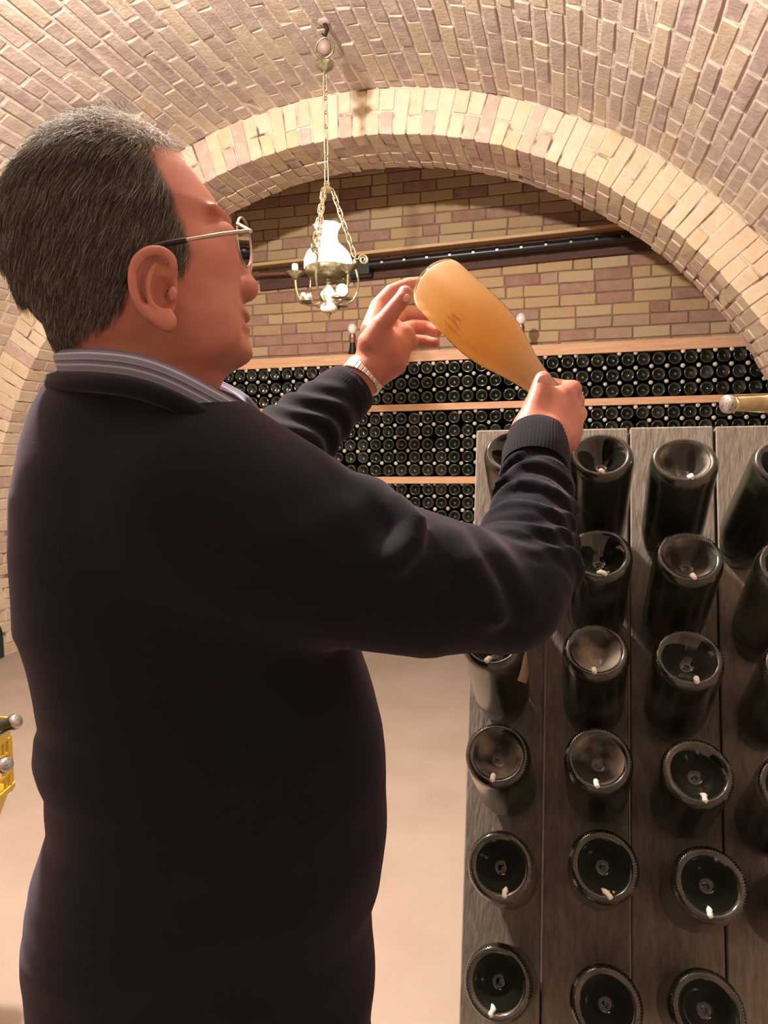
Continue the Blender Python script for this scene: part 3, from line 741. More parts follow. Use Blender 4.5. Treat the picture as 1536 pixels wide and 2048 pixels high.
# ------------------------------------------------------------ signed-distance sculpting
def smin(a, b, k):
    h = np.clip(.5+.5*(b-a)/k, 0, 1); return b*(1-h)+a*h-k*h*(1-h)
def smax(a, b, k): return -smin(-a, -b, k)
def cone(p, a, b, ra, rb):
    a = np.asarray(a, np.float32); b = np.asarray(b, np.float32); ab = b-a; t = np.clip(((p-a)@ab)/(ab@ab+1e-12), 0, 1)
    return np.linalg.norm(p-a-t[:, None]*ab, axis=1)-(ra+t*(rb-ra))
def ellipsoid(p, c, r, ax=None):
    q = p-np.asarray(c, np.float32)
    if ax is not None: q = q@np.array(ax, np.float32).T
    r = np.array(r, np.float32); k = np.linalg.norm(q/r, axis=1); return (k-1)*r.min()
def poly(p, pts, rs, k=None):
    d = None
    for i in range(len(pts)-1):
        e = cone(p, pts[i], pts[i+1], rs[i], rs[i+1]); d = e if d is None else (np.minimum(d, e) if not k else smin(d, e, k))
    return d
def csub(pts, rs, n=4):
    pts = [np.array(q, float) for q in pts]; P = []; R_ = []; m = len(pts)
    for i in range(m-1):
        p0, p1, p2, p3 = pts[max(0, i-1)], pts[i], pts[i+1], pts[min(m-1, i+2)]
        for k in range(n):
            t = k/n; P.append(.5*((2*p1)+(-p0+p2)*t+(2*p0-5*p1+4*p2-p3)*t*t+(-p0+3*p1-3*p2+p3)*t**3)); R_.append(rs[i]*(1-t)+rs[i+1]*t)
    return P+[pts[-1]], R_+[rs[-1]]
def nets(fn, lo, hi, h, B=8):
    lo = np.array(lo, np.float32); n = np.ceil((np.array(hi)-lo)/h/B).astype(int); N = n*B
    g = [lo[i]+(np.arange(n[i])+.5)*B*h-h/2 for i in range(3)]
    Cc = np.stack(np.meshgrid(*g, indexing='ij'), -1).reshape(-1, 3).astype(np.float32)
    fc = fn(Cc); act = np.abs(fc) < B*h*1.9
    V = np.repeat(np.repeat(np.repeat(fc.reshape(n), B, 0), B, 1), B, 2).astype(np.float32)
    ids = np.argwhere(act.reshape(n)); off = np.stack(np.meshgrid(*[np.arange(B)]*3, indexing='ij'), -1).reshape(-1, 3)
    for s in range(0, len(ids), 400):
        I = (ids[s:s+400, None, :]*B+off[None]).reshape(-1, 3); V[I[:, 0], I[:, 1], I[:, 2]] = fn((lo+I*h).astype(np.float32))
    ins = V < 0
    c = [ins[a:N[0]-1+a, b:N[1]-1+b, d:N[2]-1+d] for a in (0, 1) for b in (0, 1) for d in (0, 1)]
    sm = sum(x.astype(np.int8) for x in c); cells = np.argwhere((sm > 0) & (sm < 8))
    idx = -np.ones(N-1, np.int64); idx[cells[:, 0], cells[:, 1], cells[:, 2]] = np.arange(len(cells))
    cor = np.array([(a, b, d) for a in (0, 1) for b in (0, 1) for d in (0, 1)])
    val = np.stack([V[cells[:, 0]+a, cells[:, 1]+b, cells[:, 2]+d] for a, b, d in cor], 1)
    acc = np.zeros((len(cells), 3)); cnt = np.zeros(len(cells))
    for i in range(8):
        for j in range(i+1, 8):
            if np.abs(cor[i]-cor[j]).sum() == 1:
                m = (val[:, i] < 0) != (val[:, j] < 0); t = np.where(m, val[:, i]/np.where(m, val[:, i]-val[:, j], 1), 0)
                acc += np.where(m[:, None], cor[i]+t[:, None]*(cor[j]-cor[i]), 0); cnt += m
    P = lo+h*(cells+acc/cnt[:, None]); F = []
    for axn in range(3):
        sl = [slice(0, None)]*3; A = ins; 
        s0 = [slice(1, N[i]-1) for i in range(3)]; s1 = list(s0); s0[axn] = slice(0, N[axn]-1); s1[axn] = slice(1, N[axn])
        a_ = A[tuple(s0)]; b_ = A[tuple(s1)]; e = np.argwhere(a_ != b_)
        base = e.copy(); 
        for i in range(3):
            if i != axn: base[:, i] += 1
        u, v = (axn+1) % 3, (axn+2) % 3
        def cell(du, dv):
            q = base.copy(); q[:, u] -= du; q[:, v] -= dv; return idx[q[:, 0], q[:, 1], q[:, 2]]
        quad = np.stack([cell(1, 1), cell(0, 1), cell(0, 0), cell(1, 0)], 1)
        sgn = a_[e[:, 0], e[:, 1], e[:, 2]]
        quad[~sgn] = quad[~sgn][:, ::-1]; F.append(quad)
    F = np.concatenate(F); F = F[(F >= 0).all(1)]
    return P, F
def fastmesh(name, P, F, mats, mi=None):
    me = bpy.data.meshes.new(name); me.vertices.add(len(P)); me.vertices.foreach_set('co', np.asarray(P, np.float32).ravel())
    me.loops.add(len(F)*4); me.loops.foreach_set('vertex_index', np.asarray(F, np.int32).ravel())
    me.polygons.add(len(F)); me.polygons.foreach_set('loop_start', np.arange(0, len(F)*4, 4, dtype=np.int32))
    try: me.polygons.foreach_set('loop_total', np.full(len(F), 4, np.int32))
    except Exception: pass
    for m in (mats if isinstance(mats, list) else [mats]): me.materials.append(m)
    me.polygons.foreach_set('use_smooth', np.ones(len(F), bool))
    if mi is not None: me.polygons.foreach_set('material_index', np.asarray(mi, np.int32))
    me.update(calc_edges=True); me.validate(); return me
def smooth_curve(ks, vs_, sig=9):
    y = np.arange(0, 2300); v = np.interp(y, ks, vs_); k = np.exp(-.5*(np.arange(-3*sig, 3*sig+1)/sig)**2); k /= k.sum()
    return np.convolve(np.pad(v, 3*sig, mode='edge'), k, 'valid')
P3 = lambda *a: at(*a)

# ------------------------------------------------------------ the man
foot = at(400, 1600, .80); MX, MY = foot[0], foot[1]
man = empty('person', (MX, MY, 0), 'man in a dark sweater and silver glasses holding a cloudy bottle up to the light', 'person')
MO = np.array([MX, MY, 0.])
def mpart(name, me):
    o = obj(name, me, man); o.location = -MO; return o
def mb_part(name, m, mt, smooth=True, parent=None):
    o = m.obj(name, mt, parent or man, smooth)
    if parent is None: o.location = -MO
    return o
# --- head
HD = .69; s_h = HD/FPX; PSI = math.radians(9)
h_f = math.cos(PSI)*R0+math.sin(PSI)*R2; h_s = -math.cos(PSI)*R2+math.sin(PSI)*R0; h_u = -R1
H0 = at(250, 480, HD)
def loc(p): q = p-H0.astype(np.float32); return q@h_f, q@h_s, q@h_u
fy = [222, 226, 247, 269, 295, 342, 382, 415, 433, 450, 470, 500, 540, 585, 605, 623, 634, 648, 668, 685, 700, 714, 729, 745, 780, 840, 900]
fx = [240, 262, 285, 322, 357, 396, 424, 444, 455, 453, 449, 454, 462, 474, 485, 490, 484, 490, 490, 497, 501, 492, 466, 446, 430, 440, 450]
by = [222, 226, 235, 247, 284, 346, 382, 450, 520, 586, 627, 648, 685, 705, 730, 760, 840, 900]
bx = [236, 214, 194, 176, 112, 54, 30, 12, 14, 34, 66, 86, 104, 118, 134, 142, 142, 142]
wy = [222, 226, 235, 250, 270, 290, 320, 350, 430, 510, 560, 600, 650, 690, 715, 740, 800, 900]
ww = [.002, .006, .018, .030, .041, .050, .060, .067, .075, .074, .072, .069, .066, .059, .054, .054, .058, .06]
cF = smooth_curve(fy, fx, 4); cB = smooth_curve(by, bx, 7); cW = smooth_curve(wy, ww, 6)
def head_sdf(p):
    x, s, z = loc(p); Y = 480-z/s_h; Y = np.where(Y < 450, 450-(450-Y)/.90, Y); Y = np.clip(Y, 221, 2200); i = Y
    g = np.arange(0, 2300)
    wd = np.interp(i, g, cW)
    sl_ = (np.interp(i, g, cB)-768)/FPX; sr_ = (np.interp(i, g, cF)-768)/FPX; cc_ = (sl_+sr_)*(HD*HD-wd*wd)/(2*HD)
    aa_ = np.sqrt(np.maximum((cc_-sl_*HD)**2-sl_**2*wd*wd, 1e-6)); x0_ = (250-768)*s_h
    f = (cc_+aa_-x0_)/math.cos(PSI); b = cc_-aa_-x0_
    c = (f+b)/2-.006; a1 = np.where(x > c, f-c, c-b)
    a1 = np.maximum(a1, .002)
    q = np.abs((x-c)/a1)**2.15+np.abs(s/wd)**2.15
    d = (q**(1/2.15)-1)*np.minimum(a1, wd)
    d = smax(d, z-(480-238)*s_h, .006)
    d = np.maximum(d, -(z-(480-870)*s_h))
    def Q(X, Y_, lat): return H0+h_f*(X-250)*s_h+h_u*(480-Y_)*s_h+h_s*lat
    # brow, eye sockets, nose, lips, cheeks, ear
    for sg in (-1, 1):
        d = smax(d, -ellipsoid(p, Q(474, 482, sg*.034), (.017, .017, .014), (h_f, h_s, h_u)), .010)
        d = smin(d, cone(p, Q(448, 440, sg*.012), Q(432, 442, sg*.045), .0040, .0035), .010)
        d = smin(d, np.linalg.norm(p-Q(442, 488, sg*.032).astype(np.float32), axis=1)-.0145, .004)
        d = smax(d, -ellipsoid(p, Q(474, 490, sg*.033), (.013, .010, .0032), (h_f, h_s, h_u)), .002)
        d = smin(d, ellipsoid(p, Q(428, 548, sg*.036), (.024, .022, .028), (h_f, h_s, h_u)), .02)
        d = smin(d, cone(p, Q(478, 572, sg*.011), Q(484, 570, sg*.010), .0085, .008), .006)
        d = smin(d, ellipsoid(p, Q(385, 660, sg*.045), (.040, .02, .036), (h_f, h_s, h_u)), .02)
    d = smin(d, cone(p, Q(452, 470, 0), Q(487, 562, 0), .008, .0105), .009)
    d = smin(d, np.linalg.norm(p-Q(490, 566, 0).astype(np.float32), axis=1)-.0105, .006)
    d = smin(d, ellipsoid(p, Q(474, 624, 0), (.009, .020, .005), (h_f, h_s, h_u)), .006)
    d = smin(d, ellipsoid(p, Q(474, 649, 0), (.009, .018, .005), (h_f, h_s, h_u)), .006)
    d = smax(d, -cone(p, Q(490, 636, -.024), Q(490, 636, .024), .0022, .0022), .004)
    # near ear, placed as seen; far ear mirrored
    ED = HD-.078
    for mir in (0, 1):
        def Ep(X, Y_, o=0):
            w_ = at(X, Y_, ED-o)
            if mir: t = (w_-H0)@h_s; w_ = w_-2*t*h_s
            return w_
        pl = ellipsoid(p, Ep(312, 577, -.006), (.019, .008, .033), (h_f, h_s, h_u)); d = smin(d, pl, .006)
        hel = poly(p, *csub([Ep(347, 545, -.004), Ep(343, 518, .002), Ep(322, 502, .006), Ep(295, 504, .009), Ep(273, 524, .010), Ep(266, 560, .010), Ep(274, 596, .008), Ep(294, 625, .006), Ep(316, 640, .004)], [.0036, .0042, .0044, .0046, .0046, .0046, .0044, .0044, .0050]))
        d = smin(d, hel, .0035)
        d = smin(d, ellipsoid(p, Ep(334, 642, .003), (.0085, .006, .010), (h_f, h_s, h_u)), .005)
        an = poly(p, *csub([Ep(308, 530, .003), Ep(297, 560, .006), Ep(300, 595, .006), Ep(318, 618, .005), Ep(336, 620, .003)], [.003, .004, .004, .004, .003])); d = smin(d, an, .003)
        d = smax(d, -ellipsoid(p, Ep(326, 582, .002), (.0095, .014, .0155), (h_f, h_s, h_u)), .004)
        d = smin(d, ellipsoid(p, Ep(346, 588, .002), (.004, .004, .007), (h_f, h_s, h_u)), .004)
        d = smax(d, -cone(p, Ep(318, 520, .008), Ep(282, 545, .011), .0030, .0030), .003)
        d = smax(d, -cone(p, Ep(282, 545, .011), Ep(286, 600, .010), .0030, .0032), .003)
    # neck folds
    return d
lo = H0-np.array([.23, .23, .24]); hi = H0+np.array([.23, .23, .16])
HP, HF = nets(head_sdf, lo, hi, .0022)
print('head', len(HP))
# hair mask on the head surface (profile coordinates)
def inpoly(x, y, poly_):
    c = np.zeros(x.shape, bool); n = len(poly_)
    for i in range(n):
        x1, y1 = poly_[i]; x2, y2 = poly_[(i+1) % n]
        m = ((y1 > y) != (y2 > y)) & (x < (x2-x1)*(y-y1)/(y2-y1+1e-9)+x1); c ^= m
    return c
HAIR = [(-40, 140), (320, 150), (345, 268), (300, 290), (318, 340), (342, 378), (352, 418), (371, 452), (372, 480), (384, 512), (352, 522), (340, 490), (300, 488), (268, 520), (258, 560), (252, 600), (232, 622), (200, 640), (150, 668), (112, 702), (95, 716), (60, 740), (-60, 740), (-60, 150)]
def hx(P): 
    P = np.asarray(P, float); s = (P-H0)@h_s; Pm = P+np.outer(np.abs(s)-s, h_s); q = Pm-CAM; zc_ = q@R2
    return 768+FPX*(q@R0)/zc_, 1024+FPX*(q@R1)/zc_, s
hX, hY, hS = hx(HP)
hm = inpoly(hX, hY, HAIR)
isear = np.abs(hS) > np.interp(480-((HP-H0)@h_u)/s_h, np.arange(2300), cW)*1.03+.003
hm &= ~isear
def blur(a, it):
    a = a.astype(float)
    for _ in range(it):
        acc = np.zeros(len(a)); cnt = np.zeros(len(a)); m = a[HF].mean(1)
        for k in range(4): np.add.at(acc, HF[:, k], m); np.add.at(cnt, HF[:, k], 1)
        a = acc/np.maximum(cnt, 1)
    return a
hairv = blur(hm, 5)*(~isear)
fm = hairv[HF].mean(1) > .12
thin = (inpoly(hX, hY, [(120, 150), (400, 150), (350, 300), (290, 320), (180, 300), (90, 300)]))
thinv = blur(thin, 14); fth = thinv[HF].mean(1) > .5
HMI = np.zeros(len(HF), int)
# --- hands
def rhand(p):
    A = lambda x, y, D: at(x, y, D-.035)
    d = cone(p, A(1082, 935, .855), A(1090, 872, .885), .027, .030)
    d = smin(d, ellipsoid(p, A(1100, 838, .905), (.036, .020, .040), (R0*.9+R1*(-.43), R2, -R1*.9+R0*(-.43))), .02)
    d = smin(d, cone(p, A(1060, 862, .885), A(1120, 812, .91), .022, .019), .012)
    d = smin(d, cone(p, A(1125, 875, .90), A(1138, 828, .92), .020, .0155), .012)
    th = poly(p, [A(1056, 868, .880), A(1072, 812, .885), A(1084, 768, .893), A(1086, 760, .895)], [.019, .0138, .0118, .0108]); d = smin(d, th, .008)
    ix = poly(p, [A(1105, 826, .905), A(1128, 790, .905), A(1146, 778, .922), A(1128, 775, .955), A(1100, 768, .965)], [.014, .0125, .0112, .0100, .009])
    md = poly(p, [A(1128, 830, .918), A(1150, 800, .93), A(1152, 806, .955), A(1128, 800, .975), A(1100, 790, .975)], [.015, .0122, .011, .0098, .009])
    rg = poly(p, [A(1140, 850, .92), A(1156, 828, .94), A(1152, 834, .965), A(1128, 824, .98), A(1104, 812, .975)], [.014, .0118, .0105, .0095, .0085])
    pk = poly(p, [A(1138, 875, .915), A(1150, 862, .938), A(1146, 862, .960), A(1125, 850, .972), A(1106, 838, .968)], [.013, .0105, .0095, .0085, .0078])
    for q in (ix, md, rg, pk): d = smin(d, q, .0045)
    return d
def lhand(p):
    A = lambda x, y, D: at(x, y, D+.028)
    d = cone(p, A(705, 785, 1.02), A(742, 738, 1.025), .026, .028)
    d = smin(d, cone(p, A(742, 738, 1.025), A(768, 700, 1.025), .029, .030), .012)
    d = smin(d, cone(p, A(752, 690, 1.03), A(772, 652, 1.04), .027, .020), .014)
    d = smin(d, cone(p, A(782, 722, 1.028), A(806, 672, 1.04), .025, .019), .014)
    th = poly(p, [A(744, 686, 1.01), A(764, 650, 1.0), A(788, 618, .995), A(806, 596, .992), A(810, 586, .993)], [.021, .0155, .0125, .0118, .0108]); d = smin(d, th, .009)
    ix = poly(p, [A(742, 660, 1.045), A(756, 612, 1.075), A(782, 583, 1.085), A(818, 568, 1.095), A(850, 565, 1.095)], [.0165, .0125, .0112, .0100, .0088])
    md = poly(p, [A(772, 655, 1.05), A(800, 628, 1.085), A(834, 628, 1.100), A(862, 634, 1.095)], [.015, .012, .011, .0095])
    rg = poly(p, [A(795, 668, 1.05), A(826, 654, 1.075), A(852, 655, 1.080), A(874, 662, 1.070)], [.0145, .0115, .0108, .009])
    pk = poly(p, [A(806, 690, 1.04), A(832, 683, 1.055), A(852, 684, 1.055), A(868, 686, 1.050)], [.0135, .0108, .0098, .0082])
    for q in (ix, md, rg, pk): d = smin(d, q, .004)
    d = smax(d, -cone(p, A(808, 706, 1.0), A(800, 660, 1.005), .003, .003), .006)
    d = smax(d, -cone(p, A(766, 735, .995), A(778, 742, .997), .0015, .0015), .004)
    return d
def bounds(pts, m):
    pts = np.array(pts); return pts.min(0)-m, pts.max(0)+m
lo, hi = bounds([P3(1040, 960, .81), P3(1160, 740, .97), P3(1050, 800, .82)], .035); RPp, RF = nets(rhand, lo, hi, .0019)
lo, hi = bounds([P3(690, 800, 1.02), P3(890, 560, 1.14), P3(720, 600, 1.0)], .03); LPp, LF = nets(lhand, lo, hi, .0019)
# --- inner torso and arms (covered by the sweater)
SH = P3(400, 1000, .66); ELB = P3(1025, 1185, .71)
def inner(p):
    d = cone(p, P3(300, 800, .70), P3(330, 1000, .78), .075, .13)
    d = smin(d, cone(p, P3(330, 1000, .78), P3(430, 1900, .80), .14, .15), .05)
    d = smin(d, poly(p, [SH, ELB, P3(1080, 930, .825)], [.05, .04, .027]), .03)
    d = smin(d, poly(p, [P3(400, 900, .90), P3(520, 950, .91), P3(708, 782, 1.04)], [.05, .045, .026]), .03)
    return d
lo, hi = bounds([P3(250, 700, .5), P3(1150, 800, 1.1), P3(150, 2100, .6), P3(600, 2100, 1.0), P3(1150, 1300, .7)], .06); IP, IF = nets(lambda p: np.maximum(inner(p), (878-1024-((p-CAM.astype(np.float32))@R1.astype(np.float32))/.74*FPX)*.74/FPX), lo, hi, .012)
I2, IF2 = nets(lambda p: inner(p)+.012, lo, hi, .012)
V_ = [HP, RPp, LPp, I2]; F_ = []; MI_ = []; n = 0
for v, f, mi_ in ((HP, HF, HMI), (RPp, RF, None), (LPp, LF, None), (I2, IF2, None)):
    F_.append(f+n); MI_.append(mi_ if mi_ is not None else np.zeros(len(f), int)); n += len(v)
body = mpart('body', fastmesh('body', np.concatenate(V_), np.concatenate(F_), [M_SKIN], np.concatenate(MI_)))
at_ = body.data.attributes.new('hair_density', 'FLOAT', 'POINT'); hv = np.zeros(len(body.data.vertices)); hv[:len(HP)] = hairv*(1-.62*thinv); at_.data.foreach_set('value', hv.astype(np.float32))
shi = mpart('shirt', fastmesh('shirt', IP, IF, [mat('blue_grey_cotton', (.20, .22, .32), .85)]))
# nails
for (x, y, D, rx, ry) in ((1086, 763, .8470, .0068, .0082), (813, 596, 1.0085, .0050, .0065)):
    c = P3(x, y, D); up = -R1*.97+R0*.2 if x > 1000 else -R1*.85+R0*.5; up /= np.linalg.norm(up); sd = np.cross(up, -R2)
    mb_part('thumb_nail', MB().ball(c+R2*.0004, 1, 16, (rx, ry, .0013), (sd, up, -R2)), M_NAIL)
# eyes
for sg in (-1, 1):
    c = H0+h_f*(445-250)*s_h+h_u*(480-489)*s_h+h_s*sg*.032
    m = MB().ball(c, .0118, 16); mb_part('eye', m, M_EYE)
    mb_part('iris', MB().ball(c+h_f*.0086, .0034, 10), M_IRIS)
# eyebrow tuft
# --- hair strands
def hair_obj():
    tri = HF[fm]; c = HP[tri].mean(1); a = HP[tri[:, 0]]; nrm = np.cross(HP[tri[:, 2]]-a, HP[tri[:, 1]]-a); nrm /= np.linalg.norm(nrm, axis=1)[:, None]+1e-12
    q = (c-H0)@np.stack([h_f, h_s, h_u], 1)
    ctr = np.array([-.02, 0, 0]); out = q-ctr; on = nrm@np.stack([h_f, h_s, h_u], 1)
    flip = (on*out).sum(1) < 0; on[flip] *= -1
    th = fth[fm]
    wts = np.where(th, .6, 1.0)*hairv[HF[fm]].mean(1); wts /= wts.sum()
    NS = 44000; sel = NR.choice(len(c), NS, p=wts); base = q[sel]; nn = on[sel]; t2 = th[sel]
    # combing direction: back and down at the sides, back at the top
    dirv = np.stack([-.34+.07*NR.randn(NS)+.12*np.sin(base[:, 2]*140+base[:, 0]*60), .05*NR.randn(NS), -.95+.06*NR.randn(NS)+.08*np.sin(base[:, 0]*170)], 1)
    top = np.clip((base[:, 2]-.07)/.05, 0, 1)[:, None]
    dirv = dirv*(1-top)+top*np.stack([-.2+.6*NR.randn(NS), .5*NR.randn(NS), .35+.3*NR.randn(NS)], 1)
    front = np.clip((base[:, 0]-.02)/.05, 0, 1)[:, None]*(1-top)
    dirv = dirv*(1-front*.6)+front*.6*np.stack([-.25+.2*NR.randn(NS), .1*NR.randn(NS), -.9+.0*NR.randn(NS)], 1)
    dirv -= nn*(dirv*nn).sum(1)[:, None]; dirv /= np.linalg.norm(dirv, axis=1)[:, None]+1e-9
    Lh = (.018+.014*NR.rand(NS))*np.where(t2, 1.15, 1.0)*np.where(base[:, 2] < -.05, .6, 1)
    pts = np.zeros((NS, 4, 3)); cl_ = (NR.randn(NS, 3)*.05)
    for k in range(4):
        t = k/3; pts[:, k] = base+nn*(-.001+(.0020*math.sin(t*2.2)+.0006*t)*np.where(t2, 2.0, 1)[:, None])+(dirv+cl_*t)*(Lh*t)[:, None]
    Wp = H0+pts.reshape(-1, 3)@np.stack([h_f, h_s, h_u])
    cv = bpy.data.hair_curves.new('hair'); cv.add_curves([4]*NS)
    cv.attributes['position'].data.foreach_set('vector', (Wp).astype(np.float32).ravel())
    ra = cv.attributes.get('radius') or cv.attributes.new('radius', 'FLOAT', 'POINT')
    ra.data.foreach_set('value', np.tile(np.array([.00016, .00014, .00012, .00006], np.float32), NS))
    def hmat(name, cols):
        m = bpy.data.materials.new(name); m.use_nodes = True; N = m.node_tree.nodes; L = m.node_tree.links; b = N['Principled BSDF']
        hi_ = N.new('ShaderNodeHairInfo'); rp = N.new('ShaderNodeValToRGB'); e = rp.color_ramp.elements
        e[0].position = 0; e[0].color = (*cols[0], 1); e[1].position = 1; e[1].color = (*cols[-1], 1)
        for i, c_ in enumerate(cols[1:-1]): e.new((i+1)/(len(cols)-1)).color = (*c_, 1)
        L.new(hi_.outputs['Random'], rp.inputs[0]); L.new(rp.outputs[0], b.inputs['Base Color']); b.inputs['Roughness'].default_value = .5; return m
    # fine curly grey crown hair, coloured whiter on top for the lamplight
    up_n = np.clip((on[:, 2]-.50)/.35, 0, 1)*hairv[tri].mean(1)*(1+5*np.clip(q[:, 0]/.05, 0, 1)); up_n /= up_n.sum(); NC = 15000; s2_ = NR.choice(len(c), NC, p=up_n); b2 = q[s2_]; n2 = on[s2_]
    dv = np.stack([-.5+.6*NR.randn(NC), .5*NR.randn(NC), .15+.3*NR.randn(NC)], 1); dv -= n2*(dv*n2).sum(1)[:, None]; dv /= np.linalg.norm(dv, axis=1)[:, None]
    bn = np.cross(dv, n2); L2 = .012+.016*NR.rand(NC); p2 = np.zeros((NC, 5, 3)); ph = NR.rand(NC)*6.28
    for k in range(5):
        t = k/4; p2[:, k] = b2+n2*(-.001+(.0065*math.sin(t*2.4))*(.5+.8*((s2_*7) % 11)/11)[:, None])+dv*(L2*t)[:, None]+bn*(.003*np.sin(ph+t*5))[:, None]
    cw = bpy.data.hair_curves.new('crown_hair'); cw.add_curves([5]*NC)
    cw.attributes['position'].data.foreach_set('vector', (H0+p2.reshape(-1, 3)@np.stack([h_f, h_s, h_u])).astype(np.float32).ravel())
    ra = cw.attributes.get('radius') or cw.attributes.new('radius', 'FLOAT', 'POINT'); ra.data.foreach_set('value', np.tile(np.array([.00015, .00014, .00013, .0001, .00005], np.float32), NC))
    cw.materials.append(hmat('lamp_whitened_grey_hair', [(.45, .42, .38), (.8, .77, .73), (.95, .93, .9)]))
    ow = bpy.data.objects.new('crown_hair', cw); COL.link(ow); ow.parent = man; ow.location = -MO; ow['kind'] = 'stuff'; ow['label'] = 'wispy grey crown hair with lamplight coloured in as white'
    m = bpy.data.materials.new('grey_brown_hair'); m.use_nodes = True; N = m.node_tree.nodes; L = m.node_tree.links; b = N['Principled BSDF']
    hi_ = N.new('ShaderNodeHairInfo'); rp = N.new('ShaderNodeValToRGB'); e = rp.color_ramp.elements
    e[0].position = 0; e[0].color = (.035, .027, .022, 1); e[1].position = 1; e[1].color = (.45, .41, .36, 1)
    for p_, c_ in ((.40, (.065, .050, .040, 1)), (.78, (.15, .122, .10, 1))):
        k = e.new(p_); k.color = c_
    L.new(hi_.outputs['Random'], rp.inputs[0]); L.new(rp.outputs[0], b.inputs['Base Color']); b.inputs['Roughness'].default_value = .5
    cv.materials.append(m)
    o = bpy.data.objects.new('hair', cv); COL.link(o); o.parent = man; o.location = -MO; o['kind'] = 'stuff'
    # brows
    br = MB()
    for sg in (-1, 1):
        for k in range(60):
            X = 452-NR.rand()*16; lat = sg*(.012+NR.rand()*.03); pz = 436+NR.randn()*2.5
            a0 = H0+h_f*((X-250)*s_h+.006-abs(lat)*.28)+h_u*(480-pz)*s_h+h_s*lat; d_ = h_f*.004+h_u*.003+h_s*sg*.005+NR.randn(3)*.0012
            br.tube([a0-d_*.5, a0+d_], [.0005, .0001], 3, cap=False)
    mb_part('eyebrows', br, mat('grey_eyebrow', (.35, .3, .26), .7))
hair_obj()
# --- glasses
gl = empty('eyeglasses', (0, 0, 0), parent=man); gl.location = -MO
def gpart(name, m, mt): return m.obj(name, mt, gl)
def Gp(X, Y_, lat): return H0+h_f*(X-250)*s_h+h_u*(480-Y_)*s_h+h_s*lat
hinge = at(497, 462, HD-.066)
latn = (hinge-H0)@h_s
for sg in (1, -1):
    def mir(w_):
        return w_ if sg > 0 else w_-2*((w_-H0)@h_s)*h_s
    pts = [mir(at(498, 462, HD-.066)), mir(at(440, 469, HD-.072)), mir(at(372, 480, HD-.076))]
    q = []
    gpart('temple_arm', MB().tube([pts[0], pts[1], pts[2]], [.0020, .0019, .0017], 8), mat('matt_silver_%d' % sg, (.55, .42, .36), .4, .6))
    gpart('temple_tip', MB().tube([mir(at(373, 480, HD-.076)), mir(at(330, 488, HD-.078)), mir(at(290, 500, HD-.079)), mir(at(262, 530, HD-.074)), mir(at(246, 566, HD-.070))], [.0024, .0028, .003, .0028, .002], 8), M_BLACK)
    # lens rim: faces forward, in front of the eye
    cc = Gp(487, 497, sg*.034); up_ = h_u; sd = h_s*.97-h_f*.22*sg; sd = sd/np.linalg.norm(sd)
    ringp = [cc+sd*(.0255*math.cos(t))*sg+up_*(.0215*math.sin(t)) for t in np.linspace(0, 2*PI, 40, endpoint=False)]
    gpart('rim', MB().tube(ringp, .0011, 7, closed=True), M_SILVER)
    lm = MB(); lm.v = [tuple(cc)]+[tuple(r_) for r_ in ringp]; lm.f = [(0, 1+k, 1+(k+1) % 40) for k in range(40)]
    gpart('lens', lm, M_LENS)
    gpart('end_piece', MB().tube([cc+sd*.0255*sg+up_*.008, mir(hinge)+h_f*.002], [.0016, .0018], 6), M_SILVER)
gpart('bridge', MB().tube([Gp(486, 488, .010), Gp(490, 482, .0), Gp(486, 488, -.010)], .0013, 6), M_SILVER)

# --- sweater
TD = .79
ty = [700, 745, 770, 800, 850, 900, 1000, 1100, 1180, 1240, 1262, 1300, 1360, 1410, 1428, 1470, 1500, 1522, 1560, 1600, 1650, 1700, 1750, 1785, 1800, 1850, 1950, 2048, 2150, 2250]
tl = [150, 128, 108, 88, 66, 48, 26, 24, 30, 32, 45, 58, 74, 84, 74, 70, 84, 98, 95, 98, 84, 64, 54, 54, 50, 46, 64, 105, 150, 170]
ry = [700, 760, 800, 850, 900, 1000, 1100, 1200, 1310, 1350, 1450, 1550, 1650, 1700, 1750, 1795, 1815, 1850, 1950, 2048, 2250]
rx = [300, 380, 470, 540, 590, 640, 680, 705, 728, 742, 770, 778, 778, 774, 766, 748, 746, 750, 755, 745, 740]
dy = [700, 745, 800, 850, 950, 1100, 1300, 1500, 1700, 1850, 2048, 2250]
dd = [.05, .085, .125, .16, .18, .185, .175, .185, .182, .175, .18, .18]
kL = smooth_curve(ty, tl, 3); kR = smooth_curve(ry, rx, 7); kD = smooth_curve(dy, dd, 12)
TC = CAM+R2*TD
fR0, fR1, fR2 = [r_.astype(np.float32) for r_ in (R0, R1, R2)]
def arm_creases(p, base):
    return base
